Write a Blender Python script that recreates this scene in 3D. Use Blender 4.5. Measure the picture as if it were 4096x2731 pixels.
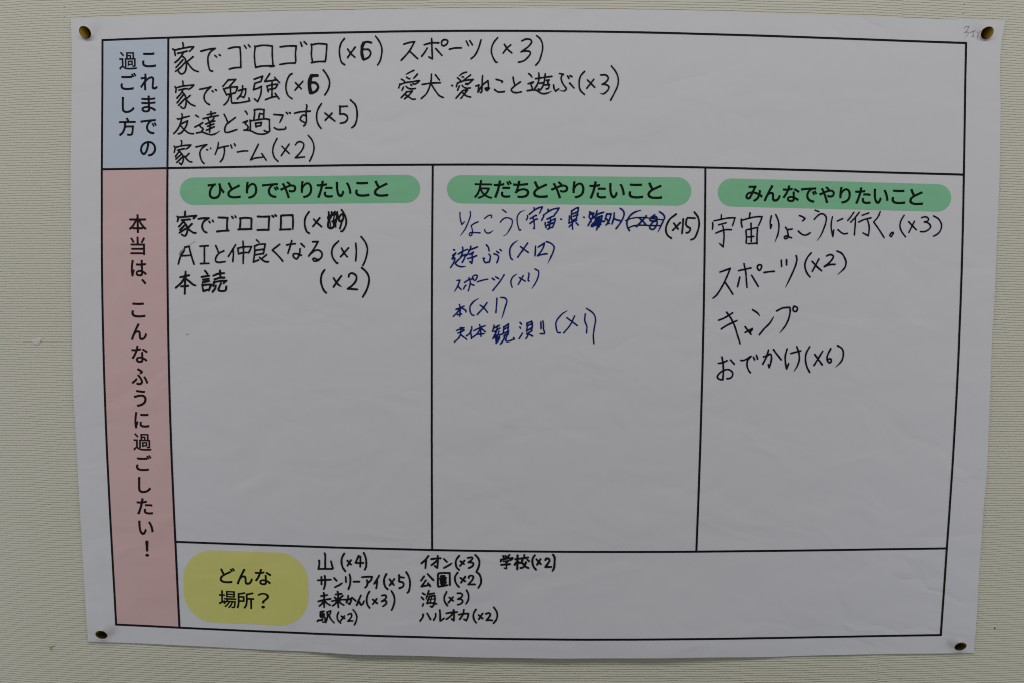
import bpy, bmesh, math, random
import numpy as np
from mathutils import Matrix, Vector

random.seed(4)
sc = bpy.context.scene
for o in list(bpy.data.objects):
    bpy.data.objects.remove(o, do_unlink=True)
COL = sc.collection

# ------------------------------------------------------------------ camera, world, lamps, exposure
BASE = Vector((0.42, 0.0, 1.0))          # bottom middle of the pinned sheet; the wall is the plane y = 0
cam = bpy.data.cameras.new('camera'); cam_ob = bpy.data.objects.new('camera', cam); COL.objects.link(cam_ob)
cam.sensor_width = 36.0; cam.lens = 29.057; cam.clip_start = 0.01; cam.clip_end = 60
RC = ((0.99991354, -0.01057664, -0.00781353), (0.01106512, 0.99779948, 0.065374), (0.0071049, -0.0654548, 0.99783024))
cam_ob.matrix_world = Matrix(((RC[0][0], RC[0][2], -RC[0][1], 0.41139810), (RC[1][0], RC[1][2], -RC[1][1], -0.76058736),
                              (RC[2][0], RC[2][2], -RC[2][1], 1.34636852), (0, 0, 0, 1)))
sc.camera = cam_ob

world = bpy.data.worlds.new('World'); sc.world = world; world.use_nodes = True
wn = world.node_tree.nodes; wl = world.node_tree.links; wn.clear()
w_out = wn.new('ShaderNodeOutputWorld'); w_bg = wn.new('ShaderNodeBackground'); w_ramp = wn.new('ShaderNodeValToRGB')
w_tc = wn.new('ShaderNodeTexCoord'); w_sep = wn.new('ShaderNodeSeparateXYZ'); w_map = wn.new('ShaderNodeMapRange')
wl.new(w_tc.outputs['Generated'], w_sep.inputs[0]); wl.new(w_sep.outputs['Z'], w_map.inputs['Value'])
w_map.inputs['From Min'].default_value = -1; w_map.inputs['From Max'].default_value = 1
wl.new(w_map.outputs[0], w_ramp.inputs[0]); wl.new(w_ramp.outputs[0], w_bg.inputs[0]); wl.new(w_bg.outputs[0], w_out.inputs[0])
cr = w_ramp.color_ramp                    # dim room: dark floor, grey walls, pale ceiling
cr.elements[0].position = 0.30; cr.elements[0].color = (0.035, 0.030, 0.024, 1)
cr.elements[1].position = 0.85; cr.elements[1].color = (0.30, 0.30, 0.29, 1)
w_bg.inputs[1].default_value = 0.25

def area(name, loc, target, sx, sy, power, color):
    l = bpy.data.lights.new(name, 'AREA'); l.shape = 'RECTANGLE'; l.size = sx; l.size_y = sy; l.energy = power; l.color = color
    o = bpy.data.objects.new(name, l); COL.objects.link(o); o.location = loc
    o.rotation_euler = (Vector(target) - Vector(loc)).to_track_quat('-Z', 'Y').to_euler()
    return o
area('ceiling_lamp', (0.42, -0.7, 2.3), (0.42, 0, 1.25), 2.4, 0.35, 11.5, (1.0, 0.97, 0.955))
area('window_light_east', (1.76, -0.42, 0.95), (0.84, 0, 1.2), 0.8, 1.1, 5.4, (0.86, 0.93, 1.0))
area('window_light_west', (-0.92, -0.42, 0.95), (0.0, 0, 1.2), 0.8, 1.1, 5.7, (0.86, 0.93, 1.0))

sc.cycles.pixel_filter_type = 'BLACKMAN_HARRIS'; sc.cycles.filter_width = 1.15
sc.view_settings.exposure = 0.0; sc.view_settings.gamma = 1.0; sc.view_settings.use_curve_mapping = False

# ------------------------------------------------------------------ helpers
def tag(o, label=None, category=None, group=None, kind=None):
    for k, v in (('label', label), ('category', category), ('group', group), ('kind', kind)):
        if v: o[k] = v
    return o

def mat(name, color, rough=0.6, metallic=0.0, spec=0.3):
    m = bpy.data.materials.new(name); m.use_nodes = True
    b = m.node_tree.nodes['Principled BSDF']
    b.inputs['Base Color'].default_value = (*color, 1); b.inputs['Roughness'].default_value = rough
    b.inputs['Metallic'].default_value = metallic; b.inputs['Specular IOR Level'].default_value = spec
    return m

def N(m, kind, **kw):
    n = m.node_tree.nodes.new(kind)
    for k, v in kw.items(): setattr(n, k, v)
    return n
def L(m, a, b): m.node_tree.links.new(a, b)
def mth(m, op, a, b=None, c=None):
    n = N(m, 'ShaderNodeMath', operation=op)
    for i, v in enumerate((a, b, c)):
        if v is None: continue
        if isinstance(v, (int, float)): n.inputs[i].default_value = v
        else: L(m, v, n.inputs[i])
    return n.outputs[0]

def mesh_ob(name, verts, faces, m, parent=None, smooth=True, loc=None):
    me = bpy.data.meshes.new(name); me.from_pydata([tuple(v) for v in verts], [], [tuple(f) for f in faces]); me.update()
    if smooth: me.polygons.foreach_set('use_smooth', [True] * len(me.polygons))
    me.materials.append(m)
    o = bpy.data.objects.new(name, me); COL.objects.link(o)
    if parent: o.parent = parent
    if loc is not None: o.location = loc
    return o

# ------------------------------------------------------------------ materials
def sheet_bump(m, strength=1.0):
    """faint creases and handling marks of a large paper sheet (object space, metres)"""
    b = m.node_tree.nodes['Principled BSDF']
    tc = N(m, 'ShaderNodeTexCoord')
    mp = N(m, 'ShaderNodeMapping'); L(m, tc.outputs['Object'], mp.inputs[0]); mp.inputs['Scale'].default_value = (1, 1, 1.35)
    n1 = N(m, 'ShaderNodeTexNoise'); n1.inputs['Scale'].default_value = 15; n1.inputs['Detail'].default_value = 2.2; n1.inputs['Roughness'].default_value = 0.5
    n1.inputs['Distortion'].default_value = 0.6
    L(m, mp.outputs[0], n1.inputs['Vector'])
    n2 = N(m, 'ShaderNodeTexNoise'); n2.inputs['Scale'].default_value = 900; n2.inputs['Detail'].default_value = 2
    L(m, tc.outputs['Object'], n2.inputs['Vector'])
    vo = N(m, 'ShaderNodeTexVoronoi', feature='DISTANCE_TO_EDGE'); vo.inputs['Scale'].default_value = 9
    w = N(m, 'ShaderNodeVectorMath', operation='MULTIPLY_ADD')
    L(m, n1.outputs['Color'], w.inputs[0]); w.inputs[1].default_value = (0.10, 0.10, 0.10); L(m, mp.outputs[0], w.inputs[2])
    L(m, w.outputs[0], vo.inputs['Vector'])
    cre = mth(m, 'SMOOTH_MIN', vo.outputs['Distance'], 0.10, 0.10)
    n3 = N(m, 'ShaderNodeTexNoise'); n3.inputs['Scale'].default_value = 4.5; n3.inputs['Detail'].default_value = 1.0
    L(m, tc.outputs['Object'], n3.inputs['Vector'])
    patchy = mth(m, 'MULTIPLY', mth(m, 'MAXIMUM', mth(m, 'SUBTRACT', n3.outputs['Fac'], 0.50), 0.0), 4.0)     # creased only here and there
    h = mth(m, 'MULTIPLY_ADD', mth(m, 'MULTIPLY', cre, patchy), 0.0036, mth(m, 'MULTIPLY', n1.outputs['Fac'], 0.0022))
    h = mth(m, 'MULTIPLY_ADD', n2.outputs['Fac'], 0.000010, h)
    bp = N(m, 'ShaderNodeBump'); bp.inputs['Strength'].default_value = strength; bp.inputs['Distance'].default_value = 1.0
    L(m, h, bp.inputs['Height']); L(m, bp.outputs[0], b.inputs['Normal'])
    return m

M_PAPER = sheet_bump(mat('white_paper', (0.785, 0.772, 0.815), 0.75, 0, 0.12))
M_BLUE_CELL = sheet_bump(mat('pale_blue_print', (0.565, 0.650, 0.835), 0.75, 0, 0.12))
M_PINK_CELL = sheet_bump(mat('pale_pink_print', (0.79, 0.485, 0.485), 0.75, 0, 0.12))
M_GREEN = sheet_bump(mat('green_print', (0.205, 0.615, 0.325), 0.75, 0, 0.12))
M_YELLOW = sheet_bump(mat('yellow_print', (0.745, 0.80, 0.215), 0.75, 0, 0.12))
M_PRINT = mat('black_toner', (0.018, 0.018, 0.019), 0.7, 0, 0.12)
INK = {'k': mat('black_marker_ink', (0.017, 0.017, 0.016), 0.7, 0, 0.12),
       'b': mat('blue_marker_ink', (0.013, 0.012, 0.165), 0.7, 0, 0.12),
       'p': mat('purple_black_marker_ink', (0.016, 0.009, 0.027), 0.7, 0, 0.12),
       'g': mat('grey_pencil', (0.26, 0.25, 0.28), 0.5, 0, 0.3)}
M_BRASS = mat('brass', (0.125, 0.072, 0.015), 0.38, 1.0, 0.5)
M_STEEL = mat('steel', (0.55, 0.52, 0.48), 0.3, 1.0, 0.5)
M_HOLE = mat('dark_hole', (0.03, 0.025, 0.02), 0.9, 0, 0.1)
M_SCUFF = mat('brown_scuff', (0.44, 0.38, 0.27), 0.9, 0, 0.1)
M_CHIP = mat('cream_backing_paper', (0.80, 0.775, 0.66), 0.9, 0, 0.1)

def wallpaper():
    m = mat('ribbed_vinyl_wallpaper', (0.70, 0.685, 0.56), 0.75, 0, 0.15)
    b = m.node_tree.nodes['Principled BSDF']
    tc = N(m, 'ShaderNodeTexCoord'); sp = N(m, 'ShaderNodeSeparateXYZ'); L(m, tc.outputs['Object'], sp.inputs[0])
    # object space: x along the wall from the sheet's left corner, z up from its bottom corner, metres
    x = sp.outputs['X']; z = sp.outputs['Z']
    xn = mth(m, 'MULTIPLY', mth(m, 'SUBTRACT', x, 0.42), 2.0); zn = mth(m, 'MULTIPLY', mth(m, 'SUBTRACT', z, 0.297), 2.0)
    r2 = mth(m, 'MINIMUM', mth(m, 'MULTIPLY_ADD', xn, xn, mth(m, 'MULTIPLY', zn, zn)), 1.6)
    zt = mth(m, 'MULTIPLY', zn, mth(m, 'MULTIPLY_ADD', r2, 0.0237, 0.4821))          # the courses bow very slightly
    seam = mth(m, 'GREATER_THAN', x, 0.7505)                                           # next strip of paper, hung 1 mm lower
    zt = mth(m, 'MULTIPLY_ADD', seam, 0.0010, zt)
    cb = N(m, 'ShaderNodeCombineXYZ'); L(m, mth(m, 'MULTIPLY_ADD', seam, 3.0, x), cb.inputs[0]); L(m, zt, cb.inputs[2])
    def noise(sx, sz, detail, rough=0.5):
        mp = N(m, 'ShaderNodeMapping'); L(m, cb.outputs[0], mp.inputs[0]); mp.inputs['Scale'].default_value = (sx, 1, sz)
        n = N(m, 'ShaderNodeTexNoise'); n.inputs['Scale'].default_value = 1; n.inputs['Detail'].default_value = detail; n.inputs['Roughness'].default_value = rough
        L(m, mp.outputs[0], n.inputs['Vector']); return n.outputs['Fac']
    wob = mth(m, 'SUBTRACT', noise(480, 200, 1.0), 0.5)
    slow = mth(m, 'SUBTRACT', noise(26, 12, 2.0), 0.5)
    PITCH = 0.00233
    ph = mth(m, 'MULTIPLY', zt, 1.0 / PITCH)
    ph = mth(m, 'MULTIPLY_ADD', wob, 0.28, ph); ph = mth(m, 'MULTIPLY_ADD', slow, 0.9, ph)
    fr = mth(m, 'FRACT', ph)
    # asymmetric rib: short undercut facing down, long slope facing up
    up = mth(m, 'SMOOTH_MIN', mth(m, 'MULTIPLY', fr, 1.0 / 0.24), mth(m, 'MULTIPLY', mth(m, 'SUBTRACT', 1.0, fr), 1.0 / 0.76), 0.30)
    thick = mth(m, 'MULTIPLY_ADD', noise(420, 420, 2.0, 0.6), 0.5, 0.75)
    h = mth(m, 'MULTIPLY', up, thick)
    h = mth(m, 'MULTIPLY_ADD', noise(1400, 1400, 3.0, 0.6), 0.30, h)
    sl = mth(m, 'COMPARE', x, 0.7505, 0.00035)
    h = mth(m, 'MULTIPLY_ADD', sl, -0.35, h)
    bp = N(m, 'ShaderNodeBump'); bp.inputs['Strength'].default_value = 1.0; bp.inputs['Distance'].default_value = WALL_BUMP
    L(m, h, bp.inputs['Height']); L(m, bp.outputs[0], b.inputs['Normal'])
    # uneven fading and grime of the vinyl itself
    mx = N(m, 'ShaderNodeMix', data_type='RGBA'); L(m, noise(7, 7, 4.0, 0.6), mx.inputs['Factor'])
    mx.inputs['A'].default_value = (0.68, 0.67, 0.52, 1); mx.inputs['B'].default_value = (0.75, 0.737, 0.575, 1)
    L(m, mx.outputs['Result'], b.inputs['Base Color'])
    return m
WALL_BUMP = 0.00048
M_WALL = wallpaper()

# ------------------------------------------------------------------ wall (a real slab with its face at y = 0)
def wall():
    x0, x1, z0, z1, d = -1.6, 2.45, -1.0, 1.75, 0.12
    v = [(x0, 0, z0), (x1, 0, z0), (x1, 0, z1), (x0, 0, z1), (x0, d, z0), (x1, d, z0), (x1, d, z1), (x0, d, z1)]
    f = [(0, 1, 2, 3), (5, 4, 7, 6), (4, 0, 3, 7), (1, 5, 6, 2), (3, 2, 6, 7), (4, 5, 1, 0)]
    o = mesh_ob('wall', v, f, M_WALL, smooth=False, loc=(0, 0, 1.0))
    tag(o, 'greyish beige wall covered in horizontally ribbed vinyl wallpaper', 'wall', None, 'structure')
    for k, (px, pz, r) in enumerate(HOLES):
        px /= 1000; pz /= 1000; r /= 1000
        n = 9; vv = [(px, -0.00035, pz)] + [(px + r * random.uniform(.7, 1.2) * math.cos(i * 2 * math.pi / n), -0.00003, pz + r * random.uniform(.7, 1.2) * math.sin(i * 2 * math.pi / n)) for i in range(n)]
        mesh_ob('pin_hole', vv, [(0, 1 + (i + 1) % n, 1 + i) for i in range(n)], M_HOLE, o, smooth=False)
    for blobs in SCUFFS:
        vv = []; ff = []
        for (px, pz, rx, rz) in blobs:
            px /= 1000; pz /= 1000; rx /= 1000; rz /= 1000
            n = 12; b0 = len(vv); vv.append((px, -0.0004, pz))
            for i in range(n):
                q = random.uniform(.6, 1.2); a = i * 2 * math.pi / n
                vv.append((px + rx * q * math.cos(a), -0.00004, pz + rz * q * math.sin(a)))
            ff += [(b0, b0 + 1 + (i + 1) % n, b0 + 1 + i) for i in range(n)]
        tag(mesh_ob('scuff', vv, ff, M_SCUFF, o, smooth=False), 'brown scuff torn into the wallpaper')
    return o

# ------------------------------------------------------------------ the sheet: shape of its surface (mm above the wall)
def height(x, z):
    """front face of the sheet, mm in front of the wall, at x from the left and z from the bottom"""
    x = np.asarray(x, float); z = np.asarray(z, float)
    sm = lambda a, b, t: (lambda u: u * u * (3 - 2 * u))(np.clip((t - a) / (b - a), 0, 1))
    h = 1.25 + 1.6 * np.sin(np.pi * np.clip(x / 841, 0, 1)) * np.sin(np.pi * np.clip(z / 594, 0, 1)) ** 0.8
    lift = sm(196, 262, x) * (1 - sm(545, 670, x))                       # the lower edge sags away from the wall
    h = h + 3.0 * lift * np.exp(-np.clip(z - 10, 0, None) / 70.0)
    h = h + 0.35 * np.sin(x / 16.0 + 0.6) * np.exp(-np.clip(588 - z, 0, None) / 22.0) * sm(60, 200, x)      # ripples of the upper edge
    h = h + 0.30 * np.sin(z / 17.0) * (np.exp(-np.clip(x - 5, 0, None) / 26.0) + np.exp(-np.clip(836 - x, 0, None) / 26.0))
    h = h + 0.25 * np.sin(x / 14.0 + 1.0) * np.exp(-np.clip(z - 5, 0, None) / 20.0)
    return h


def P(x, z, lift=0.0):
    """sheet position (mm from its lower left corner) -> metres in the sheet object's own space"""
    return (x / 1000 - BASE.x, -(float(height(x, z)) + lift) / 1000, z / 1000)

def curve_at(pts, n):
    p = np.array(pts, float); d = np.r_[0, np.cumsum(np.hypot(*np.diff(p, axis=0).T))]; d /= d[-1]
    t = np.linspace(0, 1, n)
    # cubic Hermite with finite-difference tangents: a smooth line through the measured points
    m = np.gradient(p, d, axis=0); i = np.clip(np.searchsorted(d, t, 'right') - 1, 0, len(d) - 2)
    h = (d[i + 1] - d[i])[:, None]; u = ((t - d[i]) / (d[i + 1] - d[i]))[:, None]
    return (2*u**3 - 3*u**2 + 1)*p[i] + (u**3 - 2*u**2 + u)*h*m[i] + (-2*u**3 + 3*u**2)*p[i+1] + (u**3 - u**2)*h*m[i+1]

def coons(bot, top, left, right, nx, nz):
    b, t = curve_at(bot, nx), curve_at(top, nx); l, r = curve_at(left, nz), curve_at(right, nz)
    u = np.linspace(0, 1, nx)[None, :, None]; v = np.linspace(0, 1, nz)[:, None, None]
    return ((1 - v) * b[None] + v * t[None] + (1 - u) * l[:, None] + u * r[:, None]
            - ((1 - u) * (1 - v) * b[0] + u * (1 - v) * b[-1] + (1 - u) * v * t[0] + u * v * t[-1]))

def grid_faces(nx, nz, o=0, flip=False):
    f = []
    for j in range(nz - 1):
        for i in range(nx - 1):
            a = o + j * nx + i; q = (a, a + 1, a + nx + 1, a + nx)
            f.append(q[::-1] if flip else q)
    return f

def build_sheet():
    nx, nz = 211, 149
    g = coons(EDGE['bottom'], EDGE['top'], EDGE['left'], EDGE['right'], nx, nz)
    v = []
    for lift in (0.0, -0.22):
        for j in range(nz):
            for i in range(nx): v.append(P(g[j, i, 0], g[j, i, 1], lift))
    f = grid_faces(nx, nz) + grid_faces(nx, nz, nx * nz, True)
    rim = [i for i in range(nx)] + [j * nx + nx - 1 for j in range(1, nz)] + [(nz - 1) * nx + i for i in range(nx - 2, -1, -1)] + [j * nx for j in range(nz - 2, 0, -1)]
    k = nx * nz
    e0 = len(v); v += [v[a] for a in rim] + [v[a + k] for a in rim]; n = len(rim)
    for a in range(n): b = (a + 1) % n; f.append((e0 + b, e0 + a, e0 + a + n, e0 + b + n))
    o = mesh_ob('poster', v, f, M_PAPER, loc=BASE)
    for e in range(len(f) - len(rim), len(f)): o.data.polygons[e].use_smooth = False
    return tag(o, 'large white printed survey sheet with handwritten Japanese answers pinned to the wall', 'poster')

def panel(name, g, m, parent, lift=0.12, label=None):
    nz, nx = g.shape[:2]
    v = [P(g[j, i, 0], g[j, i, 1], lift) for j in range(nz) for i in range(nx)]
    o = mesh_ob(name, v, grid_faces(nx, nz), m, parent)
    if label: o['label'] = label
    return o

def ribbon(verts, faces, pts, widths, lift, caps=True):
    """flat inked stroke of varying width along pts (mm)"""
    p = np.array(pts, float); n = len(p)
    d = np.gradient(p, axis=0); ln = np.hypot(d[:, 0], d[:, 1]); ln[ln == 0] = 1; d /= ln[:, None]
    nr = np.stack([-d[:, 1], d[:, 0]], 1); w = np.array(widths)[:, None] / 2
    b0 = len(verts)
    for a, c in zip(p + nr * w, p - nr * w):
        verts.append(P(a[0], a[1], lift)); verts.append(P(c[0], c[1], lift))
    for i in range(n - 1):
        q = b0 + 2 * i; faces.append((q, q + 1, q + 3, q + 2))
    if caps:
        for e, s in ((0, -1), (n - 1, 1)):
            c = p[e]; r = w[e, 0]; base = len(verts); K = 7
            a0 = math.atan2(d[e, 1] * s, d[e, 0] * s)
            ring = [(c[0] + r * math.cos(a0 - math.pi / 2 + math.pi * i / K), c[1] + r * math.sin(a0 - math.pi / 2 + math.pi * i / K)) for i in range(K + 1)]
            for x, z in ring: verts.append(P(x, z, lift))
            faces.append(tuple(range(base, base + K + 1)))

def catmull(ctrl, step=0.8):
    out = []
    seg = [[]]
    for x, z, corner in ctrl:
        seg[-1].append((x, z))
        if corner: seg.append([(x, z)])
    res = []
    for s in seg:
        if len(s) < 2: continue
        p = [np.array(q, float) for q in s]
        if len(p) == 2:
            n = max(2, int(np.hypot(*(p[1] - p[0])) / step) + 1)
            res.append([p[0] + (p[1] - p[0]) * t for t in np.linspace(0, 1, n)]); continue
        q = [2 * p[0] - p[1]] + p + [2 * p[-1] - p[-2]]; o = []
        for i in range(1, len(q) - 2):
            a, b, c, d = q[i - 1:i + 3]
            ta = 0.0; tb = ta + max(np.hypot(*(b - a)), 1e-4) ** .5; tcc = tb + max(np.hypot(*(c - b)), 1e-4) ** .5; td = tcc + max(np.hypot(*(d - c)), 1e-4) ** .5
            n = max(2, int(np.hypot(*(c - b)) / step) + 1)
            for t in np.linspace(tb, tcc, n, endpoint=(i == len(q) - 3)):
                A1 = (tb - t) / (tb - ta) * a + (t - ta) / (tb - ta) * b; A2 = (tcc - t) / (tcc - tb) * b + (t - tb) / (tcc - tb) * c; A3 = (td - t) / (td - tcc) * c + (t - tcc) / (td - tcc) * d
                B1 = (tcc - t) / (tcc - ta) * A1 + (t - ta) / (tcc - ta) * A2; B2 = (td - t) / (td - tb) * A2 + (t - tb) / (td - tb) * A3
                o.append((tcc - t) / (tcc - tb) * B1 + (t - tb) / (tcc - tb) * B2)
        res.append(o)
    return res

def handwriting(key, ink, strokes, parent, label):
    v = []; f = []; lift = 0.26
    for wd, taper, ctrl in strokes:
        segs = catmull(ctrl)
        tot = len(segs)
        for k, s in enumerate(segs):
            n = len(s); w = np.full(n, wd)
            wob = 1 + 0.06 * np.sin(np.arange(n) * 0.55 + random.uniform(0, 6)) + 0.03 * random.uniform(-1, 1)
            w = w * wob
            if '>' in taper and k == tot - 1: w *= np.clip(np.linspace(3.2, 0.35, n), 0, 1)
            if '<' in taper and k == 0: w *= np.clip(np.linspace(0.35, 3.2, n), 0, 1)
            ribbon(v, f, s, w, lift); lift += 0.0016
    o = mesh_ob('handwritten_line', v, f, INK[ink], parent, smooth=False)
    o['label'] = label
    return o

def glyph(verts, faces, ch, cx, cz, w, h, slope, off, lift):
    cu = bpy.data.curves.new('text', 'FONT'); cu.body = ch; cu.resolution_u = 4
    t = bpy.data.objects.new('text', cu); COL.objects.link(t)
    me = bpy.data.meshes.new_from_object(t.evaluated_get(bpy.context.evaluated_depsgraph_get()))
    bm = bmesh.new(); bm.from_mesh(me)
    bmesh.ops.remove_doubles(bm, verts=bm.verts[:], dist=1e-5)
    co = np.array([v.co[:2] for v in bm.verts]); lo, hi = co.min(0), co.max(0); w -= 2 * off; h -= 2 * off
    b0 = len(verts); bm.verts.index_update(); flat = []
    for x, y in co:
        u = (x - lo[0]) / max(hi[0] - lo[0], 1e-6) - .5; q = (y - lo[1]) / max(hi[1] - lo[1], 1e-6) - .5
        px = cx + u * w; pz = cz + q * h + slope * u * w
        verts.append(P(px, pz, lift)); flat.append((px, pz))
    for e in bm.edges:                                   # heavier weight: grow the outline by off mm all round
        if len(e.link_faces) > 1: continue
        a = np.array(flat[e.verts[0].index]); b = np.array(flat[e.verts[1].index]); d = b - a; ln = np.hypot(*d)
        if ln < 1e-6: continue
        d /= ln; nn = np.array((-d[1], d[0])) * off; ex = d * off * 0.75
        q0 = len(verts)
        for c in (a - ex + nn * 0.55, a + nn, b + nn, b + ex + nn * 0.55, b + ex - nn * 0.55, b - nn, a - nn, a - ex - nn * 0.55): verts.append(P(c[0], c[1], lift + 0.004))
        faces.append(tuple(range(q0 + 7, q0 - 1, -1)))
    for fc in bm.faces:
        faces.append(tuple(b0 + v.index for v in fc.verts))
    bm.free(); bpy.data.objects.remove(t); bpy.data.curves.remove(cu); bpy.data.meshes.remove(me)

def printed_text(parent, glyphs):
    v = []; f = []
    for g in glyphs: glyph(v, f, *g, 0.24)
    return mesh_ob('printed_text', v, f, M_PRINT, parent, smooth=False)

# ------------------------------------------------------------------ thumbtacks
def thumbtack_proto():
    root = bpy.data.objects.new('thumbtack', None); COL.objects.link(root); root.empty_display_size = 0.01
    # head: shallow brass dome with a rolled rim, axis along local +Y (into the wall), face towards -Y
    R = 0.00555
    prof = [(0, -0.00086), (0.2, -0.00084), (0.42, -0.00077), (0.62, -0.00064), (0.78, -0.00048), (0.90, -0.00030), (0.965, -0.00010), (0.995, 0.00014), (1.0, 0.00040),
            (0.985, 0.00060), (0.95, 0.00066), (0.90, 0.00055), (0.80, 0.00030), (0.6, 0.00010), (0.2, 0.0), (0.0, 0.0)]
    S = 48; v = []; f = []
    for r, y in prof:
        for k in range(S):
            a = 2 * math.pi * k / S; v.append((R * max(r, 0.004) * math.cos(a), y, R * max(r, 0.004) * math.sin(a)))
    for j in range(len(prof) - 1):
        for k in range(S):
            a = j * S + k; b = j * S + (k + 1) % S; f.append((a, a + S, b + S, b))
    f.append(tuple(range(S))); f.append(tuple(reversed(range((len(prof) - 1) * S, len(prof) * S))))
    head = mesh_ob('head', v, f, M_BRASS, root)
    bm = bmesh.new(); bm.from_mesh(head.data); bmesh.ops.recalc_face_normals(bm, faces=bm.faces[:]); bm.to_mesh(head.data); bm.free()
    # needle
    v = []; f = []; S = 14
    for r, y in ((0.0011, -0.0004), (0.0010, 0.0006), (0.00052, 0.0011), (0.0005, 0.0065), (0.0003, 0.0085), (0.00002, 0.0098)):
        for k in range(S):
            a = 2 * math.pi * k / S; v.append((r * math.cos(a), y, r * math.sin(a)))
    for j in range(5):
        for k in range(S):
            a = j * S + k; b = j * S + (k + 1) % S; f.append((a, a + S, b + S, b))
    mesh_ob('needle', v, f, M_STEEL, root)
    return root

# ------------------------------------------------------------------ torn chip of backing paper stuck on the wallpaper
def wall_chip():
    c = np.array(CHIP).mean(0); n = len(CHIP); v = []; f = []
    for lay, (s, y) in enumerate(((1.0, -0.05), (1.0, -0.5), (0.82, -0.85), (0.45, -1.0))):
        for i, (x, z) in enumerate(CHIP):
            q = c + (np.array((x, z)) - c) * s; v.append(((q[0] - c[0]) / 1000, (y + 0.18 * random.uniform(-1, 1) * (lay > 0)) / 1000, (q[1] - c[1]) / 1000))
    for l in range(3):
        for i in range(n): a = l * n + i; b = l * n + (i + 1) % n; f.append((a, b, b + n, a + n))
    f.append(tuple(range(3 * n, 4 * n)))
    f.append(tuple(reversed(range(n))))
    o = mesh_ob('paper_scrap', v, f, M_CHIP, smooth=False, loc=(c[0] / 1000, 0, 1.0 + c[1] / 1000))
    bm = bmesh.new(); bm.from_mesh(o.data); bmesh.ops.recalc_face_normals(bm, faces=bm.faces[:]); bm.to_mesh(o.data); bm.free()
    return tag(o, 'small torn cream scrap stuck on the wallpaper left of the sheet', 'paper scrap')

# ------------------------------------------------------------------ measured data (mm on the sheet / on the wall)
HOLES = [(-3.5, 596.1, 0.45), (-3.7, 587.3, 0.45), (805.2, 600.8, 0.45), (804.5, 593.0, 0.45), (847.9, 599.1, 0.40), (857.8, 578.6, 0.40), (857.9, 31.1, 0.80), (866.3, 19.9, 0.40), (861.7, 38.2, 0.35), (845.3, -1.2, 0.30), (772.0, -19.5, 0.35), (845.0, 437.7, 0.50), (346.3, 596.8, 0.40), (350.6, -4.8, 0.40), (290.6, -7.3, 0.30), (634.0, 592.6, 0.30)]
SCUFFS = [[(-32.4, 2.5, 3.2, 1.0), (-30.7, 3.2, 2.2, 0.7)], [(-33.4, 0.2, 2.0, 1.1), (-32.5, -0.2, 1.4, 0.8)]]
CHIP = [(-41.2, 292.1), (-39.7, 290.7), (-37.4, 289.9), (-35.6, 290.6), (-34.3, 292.5), (-33.2, 294.6), (-33.9, 295.5), (-36.9, 295.8), (-38.7, 294.7), (-41.1, 294.8), (-42.5, 293.3)]
EDGE = {
'left': [(3.5, 8.9), (1.1, 62.5), (-0.1, 96.2), (-0.8, 129.8), (-2.4, 179.8), (-4.3, 262.1), (-4.1, 308.5), (-3.3, 354.7), (-1.6, 429.1), (-0.0, 475.1), (1.6, 520.9), (3.1, 554.8), (3.0, 585.2)],
'right': [(838.6, 7.7), (840.0, 55.5), (840.6, 95.9), (841.9, 152.7), (843.0, 170.3), (842.8, 232.1), (842.6, 290.9), (842.8, 349.2), (842.6, 430.4), (841.2, 501.7), (839.2, 572.0), (841.4, 586.1)],
'top': [(3.0, 585.2), (129.2, 590.0), (165.2, 591.6), (233.1, 593.0), (300.6, 594.9), (368.0, 596.0), (435.3, 596.0), (502.4, 594.9), (569.6, 594.0), (636.4, 591.9), (703.3, 589.9), (750.4, 588.6), (841.4, 586.1)],
'bottom': [(3.5, 8.9), (109.8, 5.3), (145.3, 3.6), (181.1, 2.4), (209.6, 1.6), (236.0, 0.9), (323.5, -0.3), (394.2, -1.1), (464.7, -0.9), (535.0, 0.2), (605.6, 1.3), (652.9, 1.7), (699.6, 3.9), (746.5, 5.3), (838.6, 7.7)]}
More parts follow.
